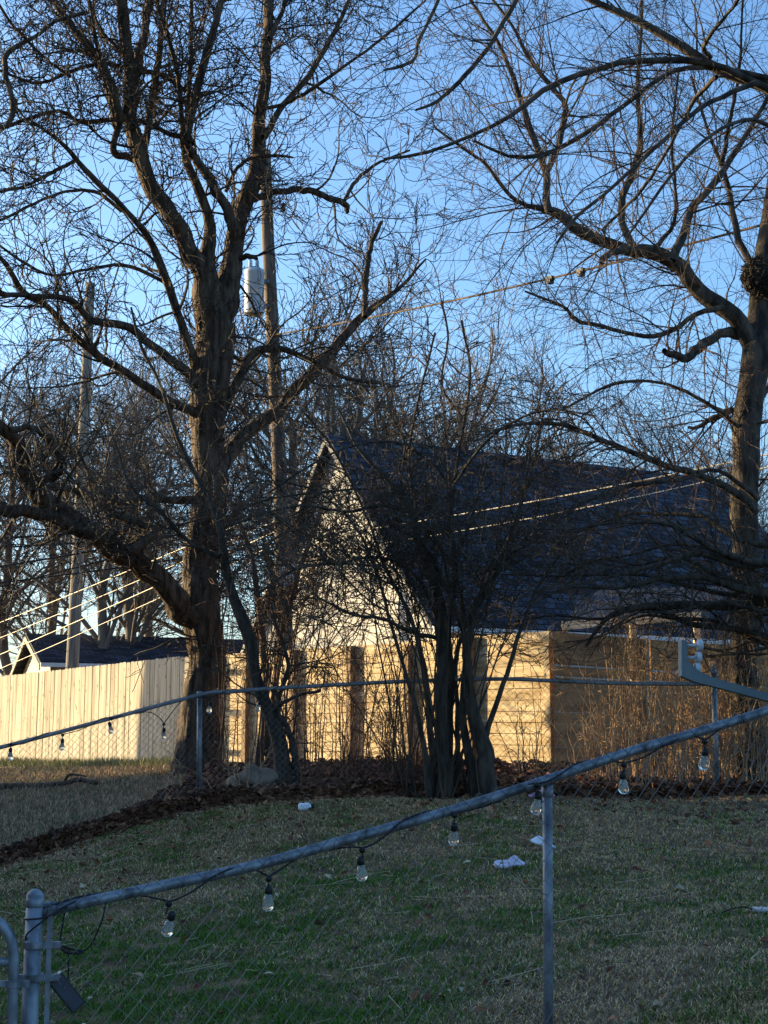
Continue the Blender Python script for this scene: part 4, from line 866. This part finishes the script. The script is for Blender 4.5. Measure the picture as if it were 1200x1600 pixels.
spots = [(165, 46, 0, 1.0, 'twin trunk leafless tree behind the left fence, nearest the grey pole'), (196, 47, 1, 1.15, 'leafless tree right of the grey pole with straight trunk'),
         (20, 50, 2, 1.0, 'leafless tree above the low house gable at the left edge'), (85, 58, 1, 1.2, 'thin leafless tree behind the low house roof'),
         (330, 52, 0, 1.15, 'leafless tree seen behind the big furrowed trunk'), (470, 50, 2, 1.2, 'leafless tree rising right of the transformer pole'),
         (580, 55, 1, 1.6, 'leafless tree behind the gable peak of the tall house'), (690, 60, 0, 1.45, 'hazy leafless tree left over the blue roof ridge'), (530, 46, 1, 1.35, 'leafless tree close behind the siding gable'),
         (790, 56, 2, 1.1, 'leafless tree above the middle of the blue roof'), (880, 62, 1, 1.35, 'fine leafless tree over the right half of the blue roof'),
         (985, 58, 0, 1.05, 'leafless tree above the right end of the blue roof'), (1090, 60, 2, 1.0, 'leafless tree left of the right edge trunk, far off'), (1180, 55, 1, 1.0, 'far leafless tree behind the right edge trunk'),
         (-60, 44, 0, 1.1, 'leafless tree just outside the left edge'), (250, 62, 2, 1.25, 'distant leafless tree left of the big trunk')]
used = set()
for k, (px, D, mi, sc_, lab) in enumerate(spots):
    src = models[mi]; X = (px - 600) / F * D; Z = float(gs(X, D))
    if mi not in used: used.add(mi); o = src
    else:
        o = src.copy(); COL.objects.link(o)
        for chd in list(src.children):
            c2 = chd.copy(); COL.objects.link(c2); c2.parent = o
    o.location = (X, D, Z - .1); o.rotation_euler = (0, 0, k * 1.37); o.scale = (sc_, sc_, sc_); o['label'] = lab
# the tree off to the left whose trunk shades the picket fence
offp = np.array([-3.5, 25.3]) + np.array([math.sin(SUN_AZ), math.cos(SUN_AZ)]) * 8.5
T8 = thing('shade_tree', 'trunk of a tree outside the left edge that shades the picket fence', 'tree', (offp[0], offp[1], float(gs(*offp))))
P8 = np.array([[offp[0] + .12 * math.sin(k * .9), offp[1], float(gs(*offp)) - .2 + k * .8] for k in range(10)])
obj('trunk', Geo().tube(smooth(P8, 30), np.linspace(.40, .28, 30), 14), M['bark'], T8, smooth=True)
r8 = np.random.RandomState(9); a_, b_ = spawn(smooth(P8, 30)[None], np.linspace(.40, .28, 30)[None], r8, dens=1.2, l0=2, l1=4, ang=.8, K=10, jit=.12, trop=.06, rr=.4, tip=.02, tmin=.55)
g8 = Geo().tubes(a_, b_, 6); c_, d_ = spawn(a_, b_, r8, dens=2, l0=.6, l1=2, ang=.8, K=7, jit=.15, trop=.03, rr=.5, tip=.006); g8.tubes(c_, d_, 3)
obj('crown', g8, M['twig'], T8)

# nest
c = W(1186, 432, 16.4); rs = np.random.RandomState(4); n = 900
d = nrm(rs.randn(n, 3)); p0 = c + d * np.array([.17, .17, .2]) * rs.rand(n, 1) ** .3 + np.array([0, 0, .0]); t_ = nrm(np.cross(d, rs.randn(n, 3))); ln = .08 + .1 * rs.rand(n, 1)
P = np.stack([p0 - t_ * ln, p0 + d * .02, p0 + t_ * ln], 1)
gn_ = Geo().tubes(P, np.full((n, 3), .005), 3)
tag(obj('twig_nest', gn_, M['bark_bush'], base=c), 'dark ball of twigs, a nest, high in the right edge tree', 'nest')

# ------------------------------------------------------------------ small things
def blob(c, r, seed, ax_=(1, 1, 1), amp=.25, sub=(18, 26), fr=2.0):
    rs = np.random.RandomState(seed); A, B = sub; th = np.linspace(.02, np.pi - .02, A)[:, None]; ph = (np.arange(B) / B * 2 * np.pi)[None]
    d = np.stack([np.sin(th) * np.cos(ph), np.sin(th) * np.sin(ph), np.cos(th) + 0 * ph], -1)
    f = np.ones(d.shape[:2])
    for k in range(9):
        w_ = rs.randn(3) * fr; f += amp / 4 * np.sin(d @ w_ * 1.5 + rs.rand() * 6)
    V = np.array(c) + d * f[..., None] * r * np.array(ax_); Q = []
    for i in range(A - 1):
        for j in range(B): Q.append((i * B + j, (i + 1) * B + j, (i + 1) * B + (j + 1) % B, i * B + (j + 1) % B))
    return Geo().add(V.reshape(-1, 3), Q, N=[list(range(B)), [(A - 1) * B + j for j in range(B)][::-1]])
c = W(398, 1232, 15.9); c[2] = float(gs(c[0], c[1])) + .17
tag(obj('rock', blob(c, .18, 4, (1.22, .9, .88), .35, (26, 36), 2.6), M['rock'], base=c, smooth=False), 'rounded brown and grey rock among leaves beside the leaning tree', 'rock')
# fallen branch
pts = [W(-40, 1219, 21.5), W(20, 1217, 21.3), W(60, 1218, 21), W(100, 1214, 20.8), (W(122, 1211, 20.6)), W(152, 1213, 20.4)]
for p in pts: p[2] = float(gs(p[0], p[1])) + .05
pts[4][2] += .05
gg = Geo().tube(smooth(pts, 30), np.linspace(.05, .03, 30), 8); gg.tube(smooth([pts[3], pts[3] + np.array([.1, -.1, .12]), pts[3] + np.array([.35, -.15, .1])], 10), np.linspace(.025, .01, 10), 6)
tag(obj('fallen_branch', gg, M['bark'], base=pts[2], smooth=True), 'dark fallen branch lying on the grass near the picket fence', 'branch')
# white bottle-like can
c = W(476, 1268, 14.1); c[2] = float(gs(c[0], c[1])) + .045
bt = thing('bottle', 'small white bottle with blue marks lying at the lawn edge', 'bottle', c); ax1 = nrm(np.array([1, .25, .05]))
obj('body', Geo().lathe(c - ax1 * .06, [(.02, 0), (.034, .006), (.038, .02), (.036, .055), (.038, .075), (.036, .10), (.022, .115), (.016, .12)], ax1, 20), M['white_pl'], bt, smooth=True)
obj('cap', Geo().lathe(c + ax1 * .06, [(.018, 0), (.02, .003), (.02, .028), (.016, .03)], ax1, 14), M['black'], bt)
gg = Geo()
for a, b_ in ((-.035, .2), (-.02, -.1), (-.005, .25), (.015, 0), (.03, .2)):
    gg.box(c + ax1 * a + np.array([.006, -.0375, .008 + b_ * .03]), (.007, .003, .009))
obj('print', gg, M['blue_pr'], bt)
# lilac glove-like rag: cap-shaped fold with a curled loop
rs = np.random.RandomState(7)
def rag(c, w_, h_, seed, m, name, label, cat, curl=False, tilt=.0, parts=1):
    rs = np.random.RandomState(seed); n = 26; u_ = np.linspace(-1, 1, n)[:, None]; v_ = np.linspace(-1, 1, n)[None]
    rr = np.sqrt(u_ ** 2 + v_ ** 2); wav = .45 * sum(rs.rand() * .5 * np.sin(u_ * rs.randn() * 6 + v_ * rs.randn() * 6 + rs.rand() * 6) for _ in range(6))
    X = u_ * w_ * (1 - .18 * v_ ** 2) + wav * .008 + 0 * v_; Y = v_ * w_ * .55 * (1 - .25 * u_ ** 2) + wav * .01; Z = h_ * np.exp(-(rr * 1.15) ** 2 * 1.6) * (1 + .3 * wav) + wav * .006 + X * tilt
    gx_ = c[0] + X; gy_ = c[1] + Y; Zg = gs(gx_, gy_) + .045 + np.maximum(Z, -.02)
    V = np.stack([gx_, gy_, Zg], -1).reshape(-1, 3); i, j = np.meshgrid(np.arange(n - 1), np.arange(n - 1)); a = (i * n + j).ravel()
    gg = Geo().add(V, np.stack([a, a + 1, a + n + 1, a + n], 1)); gg.add(V - np.array([0, 0, .006]), np.stack([a, a + n, a + n + 1, a + 1], 1))
    if curl:
        th = np.linspace(.4, 5.6, 18); cc = np.array([c[0] - w_ * 1.0, c[1] - .06, float(gs(c[0], c[1])) + .055])
        gg.tube(np.stack([cc[0] + .045 * np.cos(th), cc[1] - .01 + .03 * np.sin(th), cc[2] + .012 * np.sin(th)], 1), .017, 8)
    tag(obj(name, gg, m, base=c, smooth=False), label, cat)
c = W(802, 1352, 10.7); c[2] = float(gs(c[0], c[1])); rag(c, .085, .06, 7, M['cloth'], 'cloth', 'crumpled lilac cloth with a curled end lying on the lawn', 'cloth', True)
c = W(848, 1318, 11.6); c[2] = float(gs(c[0], c[1])); rag(c, .10, .07, 9, M['cloth_white'], 'cloth', 'white rag on the lawn just behind the fence post', 'cloth', False, -.4)
c = W(846, 1246, 14.9); c[2] = float(gs(c[0], c[1])); rag(c, .13, .06, 12, M['pink'], 'cloth', 'pink rag at the far edge of the lawn behind the fence post', 'cloth')
# pipe piece at right
c = W(1186, 1446, 7.9); c[2] = float(gs(c[0], c[1])) + .03; a1 = nrm(np.array([1, -.25, -.02]))
pp = thing('pipe_piece', 'short pale plastic pipe with black cord lying in the grass at right', 'pipe', c)
obj('pipe', Geo().tube([c - a1 * .03, c + a1 * .16], .014, 14), M['plastic'], pp, smooth=True)
obj('cord', Geo().tube(smooth([c - a1 * .03, c - a1 * .08 + np.array([0, 0, .01]), c - a1 * .14 + np.array([0, .03, -.01]), c - a1 * .19 + np.array([0, .05, -.035])], 14), .004, 6), M['black'], pp, smooth=True)
# stray straws and string
for pts, lab in (([(128, 1428), (138, 1432), (140, 1445), (137, 1458), (126, 1456)], 'bent white straw on the grass behind the corner post'),):
    P = [];
    for x, y in pts:
        p = W(x, y, 7.8); P.append(p)
    zz = np.array([p[2] for p in P]); P = np.array(P); P[:, 1] = 7.7 + (zz - zz.mean()) * 4; P[:, 2] = gs(P[:, 0], P[:, 1]) + .05
    tag(obj('straw', Geo().tube(smooth(P, 16), .0028, 5), M['white_pl'], base=P[0]), lab, 'straw')

# bracket arm at right
D_ = 4.6
br = thing('bracket_arm', 'blue grey steel arm with three round rollers reaching in from the right', 'bracket', W(1330, 1128, D_))
obj('arm', Geo().prism([W(1065, 1028, D_), W(1074, 1030, D_), W(1084, 1042, D_), W(1097, 1051, D_), W(1110, 1057, D_), W(1200, 1083, D_), W(1340, 1122, D_), W(1340, 1134, D_), W(1200, 1095, D_), W(1110, 1071, D_), W(1088, 1066, D_), W(1065, 1056, D_)], (0, .05, 0)), M['blue_steel'], br)
q0 = W(1110, 1056, D_); q1 = W(1200, 1082, D_)
obj('end_plate', Geo().prism([W(1065, 1000, D_ - .002), W(1074, 1001, D_ - .002), W(1074, 1034, D_ - .002), W(1065, 1056, D_ - .002)], (0, .054, 0)), M['blue_steel'], br)
for (x, y) in ((1093, 1008), (1091, 1027), (1089, 1044)):
    c = W(x, y, D_ + .025); a = W(1073, y + 1, D_ + .025)
    ro = obj('roller', Geo().lathe(c - np.array([.008, 0, 0]), [(.013, 0), (.0175, .002), (.0175, .016), (.013, .018)], (1, 0, 0), 18), M['plastic'], br, smooth=False)
    obj('axle', Geo().tube([a, c], .0055, 10), M['plastic'], ro, smooth=True)
c = W(1352, 1125, D_ + .03); z = float(gs(c[0], c[1]))
obj('mast', Geo().box((c[0], c[1], (z + c[2] + .3) / 2), (.09, .09, c[2] + .3 - z)), M['post_wood'], br)
